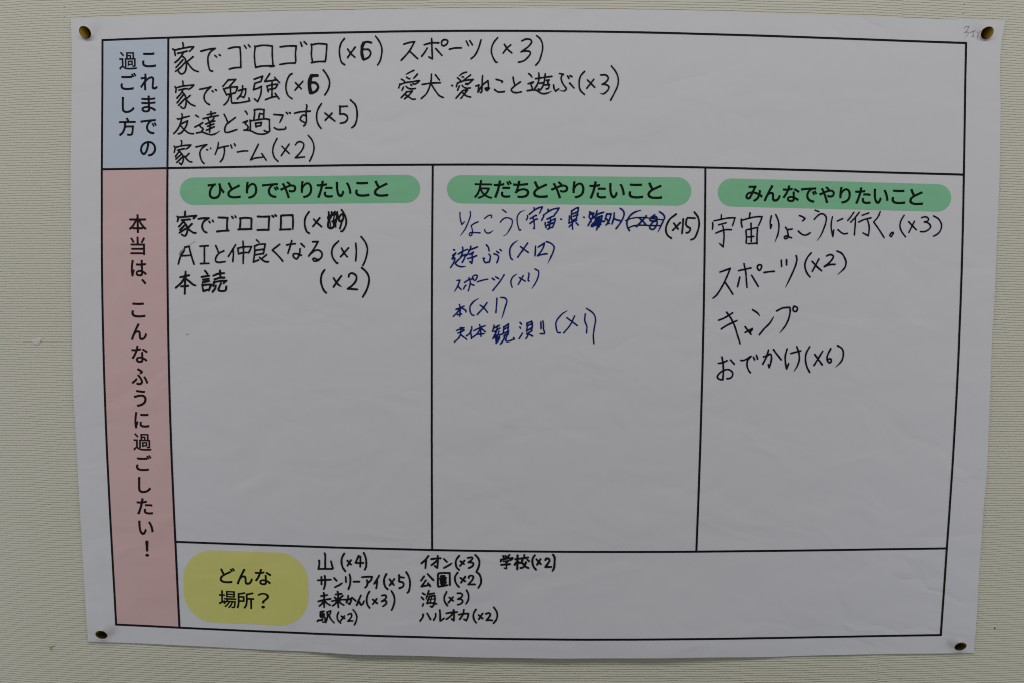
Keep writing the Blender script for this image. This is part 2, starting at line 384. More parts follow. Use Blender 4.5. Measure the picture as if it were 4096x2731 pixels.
LINES = [[(30.4, 566.2), (67.9, 567.8), (105.3, 569.2), (142.7, 570.6), (180.0, 571.9), (217.3, 573.0), (254.5, 574.0), (291.6, 574.8), (328.8, 575.3), (365.9, 575.8), (402.9, 575.8), (439.9, 575.7), (476.9, 575.5), (513.8, 574.9), (550.7, 574.3), (587.6, 573.4), (624.4, 572.4), (661.3, 571.4), (698.0, 570.2), (734.8, 569.0), (771.6, 567.9), (808.2, 566.7)],
[(27.8, 450.8), (65.5, 451.6), (103.2, 452.5), (140.8, 453.3), (178.4, 454.2), (215.9, 454.9), (253.3, 455.6), (290.7, 456.1), (328.0, 456.5), (365.3, 456.8), (402.5, 456.9), (439.7, 456.8), (476.9, 456.6), (514.0, 456.3), (551.1, 455.8), (588.2, 455.2), (625.3, 454.5), (662.3, 453.7), (699.4, 452.9), (736.4, 452.0), (773.4, 451.2), (810.3, 450.4)],
[(88.4, 106.0), (123.1, 105.1), (157.7, 104.2), (192.3, 103.4), (227.0, 102.7), (261.6, 102.2), (296.0, 101.7), (330.4, 101.2), (364.8, 100.9), (399.1, 100.8), (433.4, 100.8), (467.7, 100.9), (502.0, 101.2), (536.2, 101.6), (570.4, 102.1), (604.6, 102.7), (638.9, 103.3), (673.0, 104.0), (707.1, 104.8), (741.2, 105.7), (775.3, 106.5), (809.3, 107.3)],
[(29.6, 25.6), (67.0, 24.2), (104.4, 22.8), (141.7, 21.4), (179.1, 20.3), (216.5, 19.3), (254.2, 19.2), (291.3, 18.4), (328.4, 17.8), (365.4, 17.4), (402.4, 17.1), (439.3, 17.3), (476.3, 17.4), (513.1, 17.9), (550.0, 18.6), (586.9, 19.0), (624.0, 19.6), (661.1, 20.2), (697.8, 21.4), (734.6, 22.5), (771.3, 23.6), (807.9, 24.7)],
[(31.3, 566.3), (30.6, 541.6), (29.8, 516.9), (29.0, 492.0), (28.3, 467.0), (27.5, 442.0), (26.8, 416.8), (26.1, 391.5), (25.7, 366.1), (25.4, 340.6), (25.1, 315.0), (25.0, 289.2), (25.1, 263.4), (25.4, 237.4), (25.6, 211.3), (26.0, 185.1), (26.7, 158.8), (27.4, 132.4), (28.1, 105.8), (28.8, 79.1), (29.7, 52.4), (30.5, 25.5)],
[(91.1, 568.7), (90.5, 543.8), (89.8, 518.9), (89.2, 493.8), (88.5, 468.6), (87.8, 443.3), (87.2, 417.9), (86.7, 392.5), (86.3, 366.9), (86.0, 341.1), (85.8, 315.3), (85.7, 289.4), (85.8, 263.3), (85.9, 237.1), (86.2, 210.8), (86.6, 184.4), (87.2, 157.9), (87.8, 131.2), (88.5, 104.4), (89.2, 77.5), (89.9, 50.5), (90.7, 23.4)],
[(330.3, 456.5), (330.2, 440.1), (330.1, 423.6), (330.0, 407.1), (329.9, 390.5), (329.8, 373.8), (329.7, 357.2), (329.7, 340.4), (329.6, 323.7), (329.6, 306.9), (329.6, 290.0), (329.6, 273.1), (329.6, 256.1), (329.6, 239.1), (329.6, 222.0), (329.6, 204.9), (329.7, 187.8), (329.7, 170.5), (329.8, 153.3), (329.9, 136.0), (330.0, 118.6), (330.1, 101.2)],
[(577.2, 455.4), (577.5, 439.0), (577.7, 422.6), (577.9, 406.2), (578.0, 389.7), (578.2, 373.2), (578.3, 356.6), (578.4, 340.0), (578.5, 323.3), (578.5, 306.6), (578.5, 289.9), (578.5, 273.1), (578.4, 256.2), (578.3, 239.3), (578.2, 222.3), (578.1, 205.3), (577.9, 188.2), (577.7, 171.1), (577.5, 154.0), (577.2, 136.8), (576.9, 119.5), (576.6, 102.2)],
[(807.3, 566.8), (807.9, 542.1), (808.6, 517.3), (809.3, 492.4), (809.9, 467.4), (810.5, 442.3), (811.2, 417.1), (811.7, 391.7), (812.0, 366.2), (812.2, 340.7), (812.4, 315.0), (812.5, 289.2), (812.3, 263.3), (812.0, 237.3), (811.7, 211.1), (811.3, 184.8), (810.6, 158.4), (809.9, 131.9), (809.2, 105.3), (808.6, 78.5), (807.8, 51.6), (807.0, 24.7)]]
CELL = {
'blue': ([(27.8, 450.8), (42.9, 451.1), (57.9, 451.4), (73.0, 451.8), (88.1, 452.1)], [(31.3, 566.3), (46.3, 566.9), (61.2, 567.5), (76.1, 568.1), (91.1, 568.7)], [(27.8, 450.8), (28.2, 465.3), (28.6, 479.9), (29.1, 494.4), (29.5, 508.9), (30.0, 523.3), (30.5, 537.6), (30.9, 552.0), (31.3, 566.3)], [(88.1, 452.1), (88.4, 466.8), (88.8, 481.5), (89.2, 496.1), (89.6, 510.7), (90.0, 525.2), (90.4, 539.8), (90.7, 554.2), (91.1, 568.7)]),
'pink': ([(30.5, 25.5), (45.5, 24.9), (60.5, 24.4), (75.6, 23.9), (90.7, 23.4)], [(27.8, 450.8), (42.9, 451.1), (57.9, 451.4), (73.0, 451.8), (88.1, 452.1)], [(30.5, 25.5), (28.8, 80.3), (27.3, 134.8), (25.9, 188.6), (25.3, 242.0), (25.0, 294.9), (25.5, 347.3), (26.3, 399.3), (27.8, 450.8)], [(90.7, 23.4), (89.1, 78.7), (87.7, 133.5), (86.6, 187.8), (85.9, 241.7), (85.7, 295.0), (86.1, 347.8), (86.9, 400.2), (88.1, 452.1)]),
}
PILL = {
'alone': [(99.04, 431.21, 431.28), (99.13, 429.75, 432.75), (99.41, 428.28, 434.22), (99.87, 426.85, 435.66), (100.49, 425.49, 437.04), (101.28, 424.22, 438.34), (102.22, 423.05, 439.53), (103.30, 422.01, 440.61), (104.50, 421.10, 441.56), (105.81, 420.34, 442.35), (107.20, 419.74, 442.99), (108.66, 419.32, 443.47), (110.16, 419.07, 443.76), (111.68, 419.00, 443.88), (119.50, 419.12, 444.02), (127.31, 419.25, 444.15), (135.12, 419.37, 444.29), (142.93, 419.49, 444.43), (150.74, 419.61, 444.56), (158.53, 419.73, 444.70), (166.34, 419.85, 444.84), (174.13, 419.97, 444.98), (181.93, 420.09, 445.11), (189.72, 420.21, 445.25), (197.51, 420.33, 445.39), (205.30, 420.45, 445.52), (213.08, 420.57, 445.66), (220.86, 420.70, 445.80), (228.64, 420.82, 445.94), (236.42, 420.94, 446.07), (244.19, 421.06, 446.21), (251.97, 421.18, 446.35), (259.73, 421.30, 446.49), (267.50, 421.42, 446.62), (275.26, 421.54, 446.76), (283.02, 421.67, 446.90), (290.77, 421.79, 447.04), (298.53, 421.91, 447.18), (306.29, 422.03, 447.31), (307.80, 422.14, 447.25), (309.28, 422.44, 447.01), (310.73, 422.91, 446.59), (312.11, 423.54, 446.00), (313.40, 424.34, 445.25), (314.60, 425.28, 444.35), (315.67, 426.36, 443.31), (316.60, 427.55, 442.15), (317.38, 428.85, 440.89), (318.00, 430.22, 439.54), (318.45, 431.66, 438.12), (318.72, 433.13, 436.65), (318.81, 434.63, 435.16)],
'friends': [(343.24, 434.60, 434.67), (343.33, 433.10, 436.17), (343.62, 431.59, 437.68), (344.08, 430.12, 439.14), (344.73, 428.72, 440.54), (345.53, 427.40, 441.85), (346.50, 426.18, 443.05), (347.61, 425.09, 444.13), (348.84, 424.14, 445.07), (350.18, 423.33, 445.86), (351.61, 422.70, 446.48), (353.10, 422.23, 446.93), (354.64, 421.95, 447.20), (356.21, 421.85, 447.29), (364.06, 421.81, 447.26), (371.90, 421.78, 447.22), (379.75, 421.74, 447.19), (387.60, 421.71, 447.16), (395.44, 421.68, 447.13), (403.28, 421.64, 447.09), (411.13, 421.61, 447.06), (418.97, 421.58, 447.03), (426.81, 421.54, 447.00), (434.63, 421.51, 446.97), (442.47, 421.48, 446.94), (450.30, 421.44, 446.91), (458.13, 421.41, 446.88), (465.97, 421.38, 446.84), (473.79, 421.35, 446.81), (481.62, 421.31, 446.78), (489.44, 421.28, 446.75), (497.27, 421.25, 446.72), (505.09, 421.22, 446.69), (512.90, 421.18, 446.66), (520.73, 421.15, 446.63), (528.55, 421.12, 446.60), (536.36, 421.09, 446.57), (544.18, 421.06, 446.54), (552.00, 421.03, 446.51), (553.55, 421.11, 446.42), (555.08, 421.38, 446.13), (556.57, 421.84, 445.67), (557.99, 422.46, 445.04), (559.32, 423.26, 444.24), (560.55, 424.20, 443.28), (561.65, 425.29, 442.19), (562.61, 426.50, 440.98), (563.42, 427.81, 439.66), (564.06, 429.21, 438.25), (564.52, 430.68, 436.78), (564.80, 432.20, 435.27), (564.89, 433.70, 433.77)],
'everyone': [(588.88, 433.31, 433.44), (588.97, 431.79, 434.95), (589.24, 430.29, 436.44), (589.70, 428.84, 437.88), (590.33, 427.44, 439.25), (591.12, 426.12, 440.53), (592.06, 424.91, 441.70), (593.14, 423.82, 442.75), (594.35, 422.86, 443.66), (595.66, 422.05, 444.42), (597.06, 421.40, 445.01), (598.51, 420.92, 445.43), (600.02, 420.62, 445.67), (601.55, 420.50, 445.73), (608.98, 420.36, 445.57), (616.42, 420.23, 445.41), (623.86, 420.09, 445.25), (631.30, 419.96, 445.09), (638.72, 419.82, 444.93), (646.16, 419.69, 444.78), (653.60, 419.55, 444.62), (661.03, 419.42, 444.46), (668.46, 419.29, 444.30), (675.89, 419.15, 444.14), (683.33, 419.02, 443.99), (690.75, 418.88, 443.83), (698.18, 418.75, 443.67), (705.62, 418.62, 443.51), (713.05, 418.48, 443.35), (720.47, 418.35, 443.20), (727.90, 418.21, 443.04), (735.32, 418.08, 442.88), (742.75, 417.95, 442.72), (750.17, 417.81, 442.57), (757.61, 417.68, 442.41), (765.02, 417.55, 442.25), (772.45, 417.41, 442.09), (779.88, 417.28, 441.94), (787.30, 417.15, 441.78), (788.82, 417.21, 441.66), (790.32, 417.45, 441.36), (791.77, 417.87, 440.88), (793.17, 418.46, 440.25), (794.48, 419.20, 439.45), (795.67, 420.10, 438.51), (796.76, 421.13, 437.44), (797.70, 422.28, 436.25), (798.49, 423.54, 434.97), (799.11, 424.88, 433.60), (799.57, 426.29, 432.18), (799.85, 427.75, 430.71), (799.93, 429.20, 429.26)],
'place': [(95.50, 58.02, 70.53), (95.70, 54.58, 73.95), (96.31, 51.18, 77.31), (97.32, 47.86, 80.55), (98.70, 44.67, 83.65), (100.44, 41.67, 86.54), (102.53, 38.89, 89.18), (104.91, 36.37, 91.55), (107.57, 34.15, 93.59), (110.45, 32.27, 95.30), (113.53, 30.75, 96.63), (116.75, 29.61, 97.57), (120.06, 28.88, 98.11), (123.42, 28.55, 98.24), (125.89, 28.47, 98.18), (128.37, 28.39, 98.12), (130.84, 28.30, 98.07), (133.32, 28.22, 98.01), (135.81, 28.14, 97.95), (138.28, 28.06, 97.89), (140.76, 27.98, 97.84), (143.24, 27.90, 97.78), (145.72, 27.82, 97.72), (148.20, 27.75, 97.67), (150.68, 27.67, 97.61), (153.16, 27.60, 97.55), (155.63, 27.52, 97.49), (158.12, 27.45, 97.44), (160.59, 27.38, 97.38), (163.07, 27.31, 97.32), (165.56, 27.23, 97.27), (168.03, 27.16, 97.21), (170.51, 27.09, 97.15), (172.99, 27.01, 97.09), (175.47, 26.94, 97.04), (177.94, 26.86, 96.98), (180.42, 26.79, 96.92), (182.89, 26.71, 96.87), (185.37, 26.63, 96.81), (188.73, 26.73, 96.52), (192.03, 27.24, 95.83), (195.25, 28.17, 94.74), (198.31, 29.48, 93.27), (201.19, 31.18, 91.44), (203.85, 33.24, 89.28), (206.24, 35.63, 86.82), (208.32, 38.29, 84.09), (210.07, 41.21, 81.13), (211.46, 44.32, 77.99), (212.47, 47.58, 74.70), (213.08, 50.95, 71.33), (213.28, 54.38, 67.90)]}
PRINT = {
'blue': [('こ', 73.11, 548.81, 12.69, 13.24, 0.0200, 0.310), ('れ', 72.61, 529.32, 15.92, 14.97, 0.0200, 0.310), ('ま', 72.00, 509.64, 13.47, 15.12, 0.0200, 0.310), ('で', 71.61, 489.19, 15.02, 13.83, 0.0200, 0.310), ('の', 70.65, 469.49, 14.87, 14.19, 0.0200, 0.310), ('過', 53.94, 548.08, 16.36, 16.08, 0.0200, 0.200), ('ご', 54.02, 529.60, 14.89, 15.37, 0.0200, 0.310), ('し', 53.25, 508.75, 11.80, 14.61, 0.0200, 0.310), ('方', 51.97, 489.11, 15.75, 16.66, 0.0200, 0.310)],
'pink': [('本', 59.63, 401.69, 16.36, 17.02, 0.0050, 0.310), ('当', 59.19, 381.45, 13.90, 16.92, 0.0050, 0.240), ('は', 59.68, 361.06, 14.71, 15.39, 0.0050, 0.310), ('、', 64.07, 348.76, 4.70, 5.35, 0.0050, 0.310), ('こ', 58.39, 322.63, 13.05, 13.90, -0.0000, 0.310), ('ん', 58.48, 302.69, 15.17, 15.63, -0.0000, 0.310), ('な', 58.70, 282.25, 15.28, 15.84, -0.0000, 0.310), ('ふ', 58.46, 261.58, 15.53, 15.73, -0.0000, 0.310), ('う', 58.41, 241.24, 12.00, 15.95, -0.0000, 0.310), ('に', 59.31, 220.83, 13.81, 15.37, -0.0000, 0.310), ('過', 59.34, 200.30, 17.04, 16.46, -0.0200, 0.200), ('ご', 60.28, 180.59, 14.79, 15.36, -0.0200, 0.310), ('し', 60.53, 159.59, 12.20, 15.18, -0.0200, 0.310), ('た', 60.30, 139.40, 15.16, 15.54, -0.0200, 0.310), ('い', 60.97, 118.97, 14.43, 13.74, -0.0200, 0.310), ('！', 61.56, 99.14, 3.55, 15.47, -0.0200, 0.080)],
'alone': [('ひ', 132.41, 431.54, 15.62, 14.56, 0.0120, 0.350), ('と', 148.70, 432.39, 12.40, 14.68, 0.0120, 0.350), ('り', 164.87, 432.53, 10.63, 15.40, 0.0120, 0.350), ('で', 182.26, 432.37, 15.47, 13.63, 0.0120, 0.350), ('や', 198.46, 433.11, 14.85, 15.36, 0.0120, 0.350), ('り', 215.16, 433.36, 10.71, 15.49, 0.0120, 0.350), ('た', 231.90, 433.75, 14.73, 15.66, 0.0120, 0.350), ('い', 249.09, 433.70, 14.51, 13.92, 0.0120, 0.350), ('こ', 266.06, 433.99, 13.06, 13.52, 0.0120, 0.350), ('と', 283.22, 434.70, 13.25, 14.74, 0.0120, 0.350)],
'friends': [('友', 376.26, 434.48, 16.93, 16.91, -0.0080, 0.240), ('だ', 393.97, 434.75, 16.47, 15.90, -0.0080, 0.350), ('ち', 410.77, 434.68, 14.89, 15.57, -0.0080, 0.350), ('と', 428.18, 434.67, 13.43, 15.13, -0.0080, 0.350), ('や', 445.52, 434.44, 15.88, 15.34, -0.0080, 0.350), ('り', 462.69, 434.54, 11.06, 15.35, -0.0080, 0.350), ('た', 480.08, 434.48, 15.20, 15.66, -0.0080, 0.350), ('い', 497.63, 433.97, 14.52, 13.79, -0.0080, 0.350), ('こ', 514.72, 433.85, 13.40, 13.56, -0.0080, 0.350), ('と', 531.86, 434.23, 13.51, 15.00, -0.0080, 0.350)],
'everyone': [('み', 621.74, 432.24, 15.72, 14.59, -0.0260, 0.350), ('ん', 638.17, 432.51, 15.38, 14.92, -0.0260, 0.350), ('な', 655.12, 432.23, 15.38, 15.03, -0.0260, 0.350), ('で', 671.30, 431.33, 14.70, 13.94, -0.0260, 0.350), ('や', 687.56, 431.49, 14.26, 15.15, -0.0260, 0.350), ('り', 703.95, 431.10, 10.47, 14.88, -0.0260, 0.350), ('た', 720.10, 430.87, 14.24, 15.04, -0.0260, 0.350), ('い', 736.43, 430.36, 13.69, 13.61, -0.0260, 0.350), ('こ', 752.24, 430.08, 12.57, 13.07, -0.0260, 0.350), ('と', 768.27, 430.01, 12.57, 14.50, -0.0260, 0.350)],
'place': [('ど', 137.03, 74.29, 14.66, 15.04, -0.0350, 0.310), ('ん', 153.39, 73.29, 15.43, 15.45, -0.0350, 0.310), ('な', 170.77, 73.10, 15.60, 15.62, -0.0350, 0.310), ('場', 136.79, 51.33, 16.68, 17.03, -0.0350, 0.200), ('所', 153.66, 50.49, 16.86, 16.41, -0.0350, 0.240), ('？', 170.67, 50.43, 11.11, 15.11, -0.0350, 0.080)],
}
WRITING = [
('rolling_home', 'k', 'topmost handwritten line in black marker', [(1.64, '', [(104.05, 564.32, 0), (104.48, 562.35, 0), (104.55, 559.64, 0)]),
(1.64, '', [(94.97, 558.65, 0), (96.40, 557.52, 0), (96.81, 554.98, 0), (97.18, 553.00, 0)]),
(1.64, '', [(96.98, 557.81, 0), (104.54, 559.41, 0), (110.94, 560.56, 0), (113.95, 560.69, 1), (112.35, 558.71, 0), (110.00, 556.61, 0)]),
(1.64, '', [(99.36, 554.88, 0), (103.90, 555.85, 0), (107.86, 556.83, 0)]),
(1.64, '', [(104.35, 555.29, 0), (102.38, 552.17, 0), (99.72, 549.05, 0), (96.66, 546.66, 0)]),
(1.64, '', [(102.68, 552.46, 0), (105.26, 551.05, 0), (106.66, 548.23, 0), (107.07, 544.83, 0), (106.22, 539.73, 0), (104.43, 537.18, 0), (102.39, 536.60, 0), (100.67, 537.45, 0), (99.82, 538.86, 0)]),
(1.64, '', [(104.07, 549.24, 0), (100.82, 545.66, 0), (97.56, 542.25, 0)]),
(1.64, '', [(105.77, 546.81, 0), (101.62, 542.27, 0), (97.09, 538.85, 0)]),
(1.64, '', [(113.39, 551.93, 0), (108.10, 547.67, 0)]),
(1.64, '', [(107.52, 547.38, 0), (110.63, 543.15, 0), (113.77, 540.04, 0), (117.81, 538.64, 0)]),
(1.64, '', [(120.43, 556.76, 0), (127.11, 558.48, 0), (133.48, 559.35, 1), (129.39, 556.51, 0), (127.01, 552.26, 0), (126.75, 547.17, 0), (127.44, 542.64, 0), (128.55, 539.82, 0), (130.74, 539.09, 0)]),
(1.64, '', [(133.10, 553.13, 0), (134.70, 551.61, 0)]),
(1.64, '', [(136.99, 553.88, 0), (138.13, 552.98, 0)]),
(1.64, '', [(145.32, 559.12, 0), (150.25, 560.39, 0), (155.91, 560.58, 1), (156.40, 553.52, 0), (156.50, 542.48, 0)]),
(1.64, '', [(145.94, 541.02, 0), (150.01, 542.06, 0), (156.50, 542.65, 0)]),
(1.64, '', [(159.96, 562.01, 0), (161.61, 559.48, 0)]),
(1.64, '', [(163.44, 562.71, 0), (164.98, 560.79, 0)]),
(1.64, '', [(169.32, 561.60, 0), (169.60, 560.64, 0), (168.96, 554.70, 0), (169.17, 547.91, 0), (169.98, 542.53, 0)]),
(1.64, '', [(169.89, 561.04, 0), (175.68, 562.19, 0), (180.89, 562.09, 0), (185.22, 561.53, 1), (185.14, 553.05, 0), (185.79, 543.44, 0)]),
(1.64, '', [(169.98, 542.82, 0), (176.07, 543.86, 0), (187.07, 544.12, 0)]),
(1.64, '', [(183.01, 543.43, 0), (184.75, 543.72, 0)]),
(1.64, '', [(192.33, 560.87, 0), (199.39, 561.67, 0), (206.90, 561.74, 1), (206.14, 554.24, 0), (206.31, 548.03, 0), (205.72, 546.61, 1), (199.25, 546.42, 0), (191.83, 545.32, 0)]),
(1.63, '', [(210.86, 564.97, 0), (212.10, 561.48, 0)]),
(1.63, '', [(214.15, 565.43, 0), (216.44, 563.29, 0)]),
(1.63, '', [(220.49, 563.31, 0), (220.92, 559.37, 0), (220.53, 554.85, 0), (221.51, 547.52, 0)]),
(1.63, '', [(220.77, 562.75, 0), (226.83, 563.90, 0), (234.60, 563.38, 1), (234.15, 556.61, 0), (233.35, 548.98, 0)]),
(1.63, '', [(220.35, 546.95, 0), (226.13, 547.99, 0), (233.06, 548.13, 0)]),
(1.63, '', [(250.44, 568.43, 0), (247.55, 564.58, 0), (245.91, 558.36, 0), (246.62, 551.02, 0), (248.33, 546.79, 0), (250.63, 545.39, 0)]),
(1.63, '', [(253.28, 559.25, 0), (256.43, 555.03, 0), (259.88, 551.93, 0)]),
(1.63, '', [(260.20, 560.98, 0), (256.73, 556.44, 0), (253.25, 551.62, 0)]),
(2.88, '', [(268.15, 564.79, 0), (266.54, 561.85, 0), (266.23, 555.07, 0), (267.20, 550.83, 0)]),
(1.84, '', [(267.12, 564.96, 0), (271.15, 565.71, 0), (274.89, 564.98, 0)]),
(1.84, '', [(268.26, 559.03, 0), (272.29, 558.76, 0), (274.13, 555.94, 0), (272.56, 552.26, 0), (267.66, 549.70, 0)]),
(1.63, '', [(278.65, 570.64, 0), (282.10, 565.85, 0), (284.28, 559.64, 0), (283.81, 553.43, 0), (282.36, 548.34, 0), (280.33, 545.22, 0)])]),
('sports', 'k', 'black handwritten line to the right of the topmost one', [(1.63, '', [(303.98, 563.63, 0), (308.59, 565.05, 0), (313.76, 565.91, 1), (309.16, 557.73, 0), (301.67, 549.41, 0)]),
(1.63, '', [(309.16, 557.73, 0), (316.64, 550.82, 0)]),
(1.63, '', [(322.38, 563.24, 0), (328.70, 564.85, 0), (335.59, 565.00, 0)]),
(1.62, '', [(329.16, 568.79, 0), (329.40, 560.91, 0), (329.87, 550.76, 1), (326.70, 552.44, 0)]),
(1.63, '', [(325.14, 560.32, 0), (322.96, 556.65, 0), (320.09, 552.98, 0)]),
(1.63, '', [(332.84, 559.91, 0), (338.49, 553.91, 0)]),
(1.62, '', [(340.18, 568.01, 0), (338.17, 566.03, 0), (338.47, 562.93, 0), (340.19, 562.38, 0), (343.06, 564.37, 0), (343.62, 566.90, 0), (341.61, 567.85, 0), (339.89, 567.73, 0)]),
(1.63, '', [(345.08, 559.42, 0), (349.96, 560.46, 0), (355.99, 560.66, 0)]),
(1.63, '', [(360.27, 566.72, 0), (362.30, 562.66, 0)]),
(1.63, '', [(363.42, 567.13, 0), (365.91, 563.36, 0)]),
(1.62, '', [(373.58, 567.78, 0), (371.21, 559.99, 0), (367.79, 553.77, 0), (364.65, 551.05, 0)]),
(1.62, '', [(388.66, 569.90, 0), (384.96, 565.39, 0), (382.99, 559.46, 0), (383.59, 554.39, 0), (387.36, 547.91, 0), (388.22, 548.08, 0)]),
(1.62, '', [(394.61, 563.99, 0), (397.62, 559.50, 0), (401.37, 556.41, 0)]),
(1.62, '', [(400.46, 563.61, 0), (396.47, 560.06, 0), (393.51, 556.11, 0)]),
(1.62, '', [(410.18, 566.95, 0), (414.18, 568.65, 0), (418.20, 567.99, 0), (419.07, 566.31, 0), (417.09, 562.93, 0), (413.39, 559.82, 0), (409.68, 557.28, 1), (412.55, 557.96, 0), (417.14, 557.76, 0), (418.12, 556.18, 0), (415.46, 552.23, 0), (412.04, 549.40, 0), (407.46, 548.14, 0)]),
(1.62, '', [(423.43, 571.66, 0), (426.78, 568.87, 0), (428.83, 564.11, 0), (428.88, 559.05, 0), (427.50, 553.41, 0), (425.82, 548.90, 0), (422.98, 545.61, 0)])]),
('study_home', 'k', 'second black handwritten line in the top cell', [(1.58, '', [(103.55, 530.26, 0), (103.83, 526.46, 0)]),
(1.58, '', [(96.37, 525.13, 0), (97.22, 523.88, 0), (96.97, 520.01, 0)]),
(1.58, '', [(98.39, 524.45, 0), (103.36, 525.72, 0), (113.54, 526.78, 1), (111.47, 524.50, 0), (108.53, 522.79, 0)]),
(1.58, '', [(99.80, 522.07, 0), (103.31, 523.05, 0), (107.50, 523.52, 0)]),
(1.58, '', [(103.29, 521.91, 0), (101.79, 519.35, 0), (97.93, 515.07, 0)]),
(1.58, '', [(102.97, 520.21, 0), (104.97, 518.22, 0), (106.07, 514.82, 0), (106.10, 510.26, 0), (104.75, 506.27, 0), (103.00, 505.98, 0), (101.28, 507.39, 0)]),
(1.58, '', [(103.80, 517.94, 0), (97.97, 510.80, 0)]),
(1.58, '', [(105.19, 514.53, 0), (99.26, 508.41, 0)]),
(1.58, '', [(110.07, 517.39, 0), (106.77, 514.82, 0)]),
(1.58, '', [(106.91, 513.11, 0), (110.34, 509.71, 0), (114.21, 508.13, 0)]),
(1.58, '', [(118.70, 522.94, 0), (124.24, 523.98, 0), (129.19, 525.31, 1), (124.77, 521.14, 0), (122.79, 517.16, 0), (123.19, 513.18, 0), (125.19, 510.62, 0), (127.49, 509.32, 0)]),
(1.58, '', [(130.12, 521.73, 0), (131.04, 520.72, 0)]),
(1.57, '', [(133.04, 522.77, 0), (134.08, 522.03, 0)]),
(1.57, '', [(145.24, 531.73, 0), (139.93, 525.64, 0)]),
(1.57, '', [(145.23, 531.45, 0), (151.73, 531.93, 1), (148.97, 528.91, 0), (145.73, 525.21, 0)]),
(1.57, '', [(140.48, 523.48, 0), (143.30, 517.81, 0)]),
(1.57, '', [(141.94, 523.77, 0), (146.88, 524.93, 0), (153.26, 525.24, 1), (152.36, 522.39, 0), (151.16, 519.83, 0)]),
(1.57, '', [(146.88, 524.64, 0), (146.80, 519.25, 0)]),
(1.57, '', [(143.31, 518.38, 0), (150.87, 519.83, 0)]),
(1.57, '', [(146.09, 518.11, 0), (144.70, 513.83, 0), (142.91, 510.98, 0), (140.56, 508.98, 0)]),
(1.57, '', [(147.38, 518.68, 0), (147.58, 512.14, 0), (148.14, 510.72, 1), (154.24, 511.03, 0), (164.13, 512.78, 1), (163.46, 515.34, 0)]),
(1.57, '', [(154.09, 521.83, 0), (157.87, 522.99, 0), (160.78, 523.57, 1), (160.44, 519.59, 0), (158.94, 515.71, 1), (156.06, 517.01, 0)]),
(1.57, '', [(157.91, 526.11, 0), (157.57, 521.85, 0), (155.78, 517.86, 0), (152.83, 514.44, 0)]),
(1.57, '', [(168.42, 532.11, 0), (176.27, 534.98, 1), (174.48, 530.15, 1), (168.95, 528.42, 1), (167.73, 522.74, 1), (171.80, 524.18, 0), (175.01, 525.78, 1), (174.35, 519.07, 0), (172.56, 514.52, 0), (171.38, 512.24, 1), (168.50, 514.62, 0)]),
(1.57, '', [(182.66, 537.15, 0), (177.95, 530.16, 1), (182.88, 530.75, 0), (188.11, 531.62, 0)]),
(1.57, '', [(186.97, 533.88, 0), (191.56, 529.08, 0)]),
(1.57, '', [(184.73, 529.90, 0), (184.55, 523.66, 0), (184.47, 516.56, 0)]),
(1.57, '', [(179.94, 526.20, 0), (181.04, 521.09, 0)]),
(1.57, '', [(179.94, 525.91, 0), (184.59, 527.35, 0), (189.81, 527.76, 1), (188.33, 525.09, 0), (187.45, 523.95, 0)]),
(1.57, '', [(181.35, 523.08, 0), (187.45, 524.12, 0)]),
(1.57, '', [(178.53, 513.97, 0), (183.89, 515.99, 0), (187.96, 516.86, 0)]),
(1.57, '', [(187.29, 519.69, 0), (190.84, 514.88, 0)]),
(1.64, '', [(202.91, 537.22, 0), (200.58, 535.63, 0), (197.92, 529.95, 0), (197.28, 523.71, 0), (198.97, 518.03, 0), (202.71, 514.92, 0)]),
(1.64, '', [(206.02, 529.13, 0), (211.18, 523.76, 0)]),
(1.64, '', [(212.69, 530.46, 0), (205.38, 522.49, 0)]),
(3.58, '', [(220.36, 535.25, 0), (218.94, 531.16, 0), (218.67, 526.06, 0), (219.67, 520.67, 0)]),
(2.77, '', [(220.82, 535.59, 0), (225.91, 535.61, 0)]),
(2.31, '', [(220.78, 529.47, 0), (224.24, 529.03, 0), (226.53, 525.81, 0), (224.77, 522.11, 0), (220.70, 519.83, 0)]),
(1.63, '', [(231.25, 540.56, 0), (234.69, 535.76, 0), (236.85, 530.11, 0), (235.77, 523.86, 0), (232.56, 518.46, 0)])]),
('dogs_cats', 'k', 'long black handwritten line right of the second one', [(1.56, '>', [(313.15, 540.62, 0), (309.41, 538.80, 0), (305.66, 536.80, 0)]),
(1.56, '>', [(316.32, 537.24, 0), (314.30, 534.86, 0), (312.29, 533.04, 0)]),
(1.56, '', [(306.52, 534.54, 0), (307.96, 533.42, 0), (309.41, 533.03, 0)]),
(1.56, '', [(301.79, 532.66, 0), (303.64, 531.70, 0), (305.08, 530.29, 0)]),
(1.57, '', [(300.17, 527.72, 0), (304.79, 529.44, 0), (311.13, 530.43, 0), (318.34, 531.48, 1), (316.32, 529.49, 0), (314.02, 528.35, 0), (312.29, 528.74, 0)]),
(1.57, '', [(300.46, 528.29, 0), (299.48, 524.89, 0)]),
(1.56, '', [(310.27, 528.05, 0), (311.13, 527.03, 0)]),
(1.57, '', [(303.75, 525.64, 0), (302.36, 522.80, 0)]),
(1.56, '', [(306.06, 526.44, 0), (307.67, 524.92, 0), (310.56, 524.08, 0), (314.60, 524.55, 0)]),
(1.57, '', [(306.23, 521.51, 0), (311.71, 522.10, 1), (308.83, 518.69, 0), (304.78, 515.27, 0)]),
(1.57, '', [(306.52, 521.23, 0), (301.61, 516.22, 0)]),
(1.57, '', [(305.07, 519.24, 0), (309.40, 516.42, 0), (311.71, 515.01, 0), (314.31, 515.03, 0)]),
(1.56, '', [(320.65, 528.09, 0), (328.43, 529.26, 0), (337.07, 529.69, 0)]),
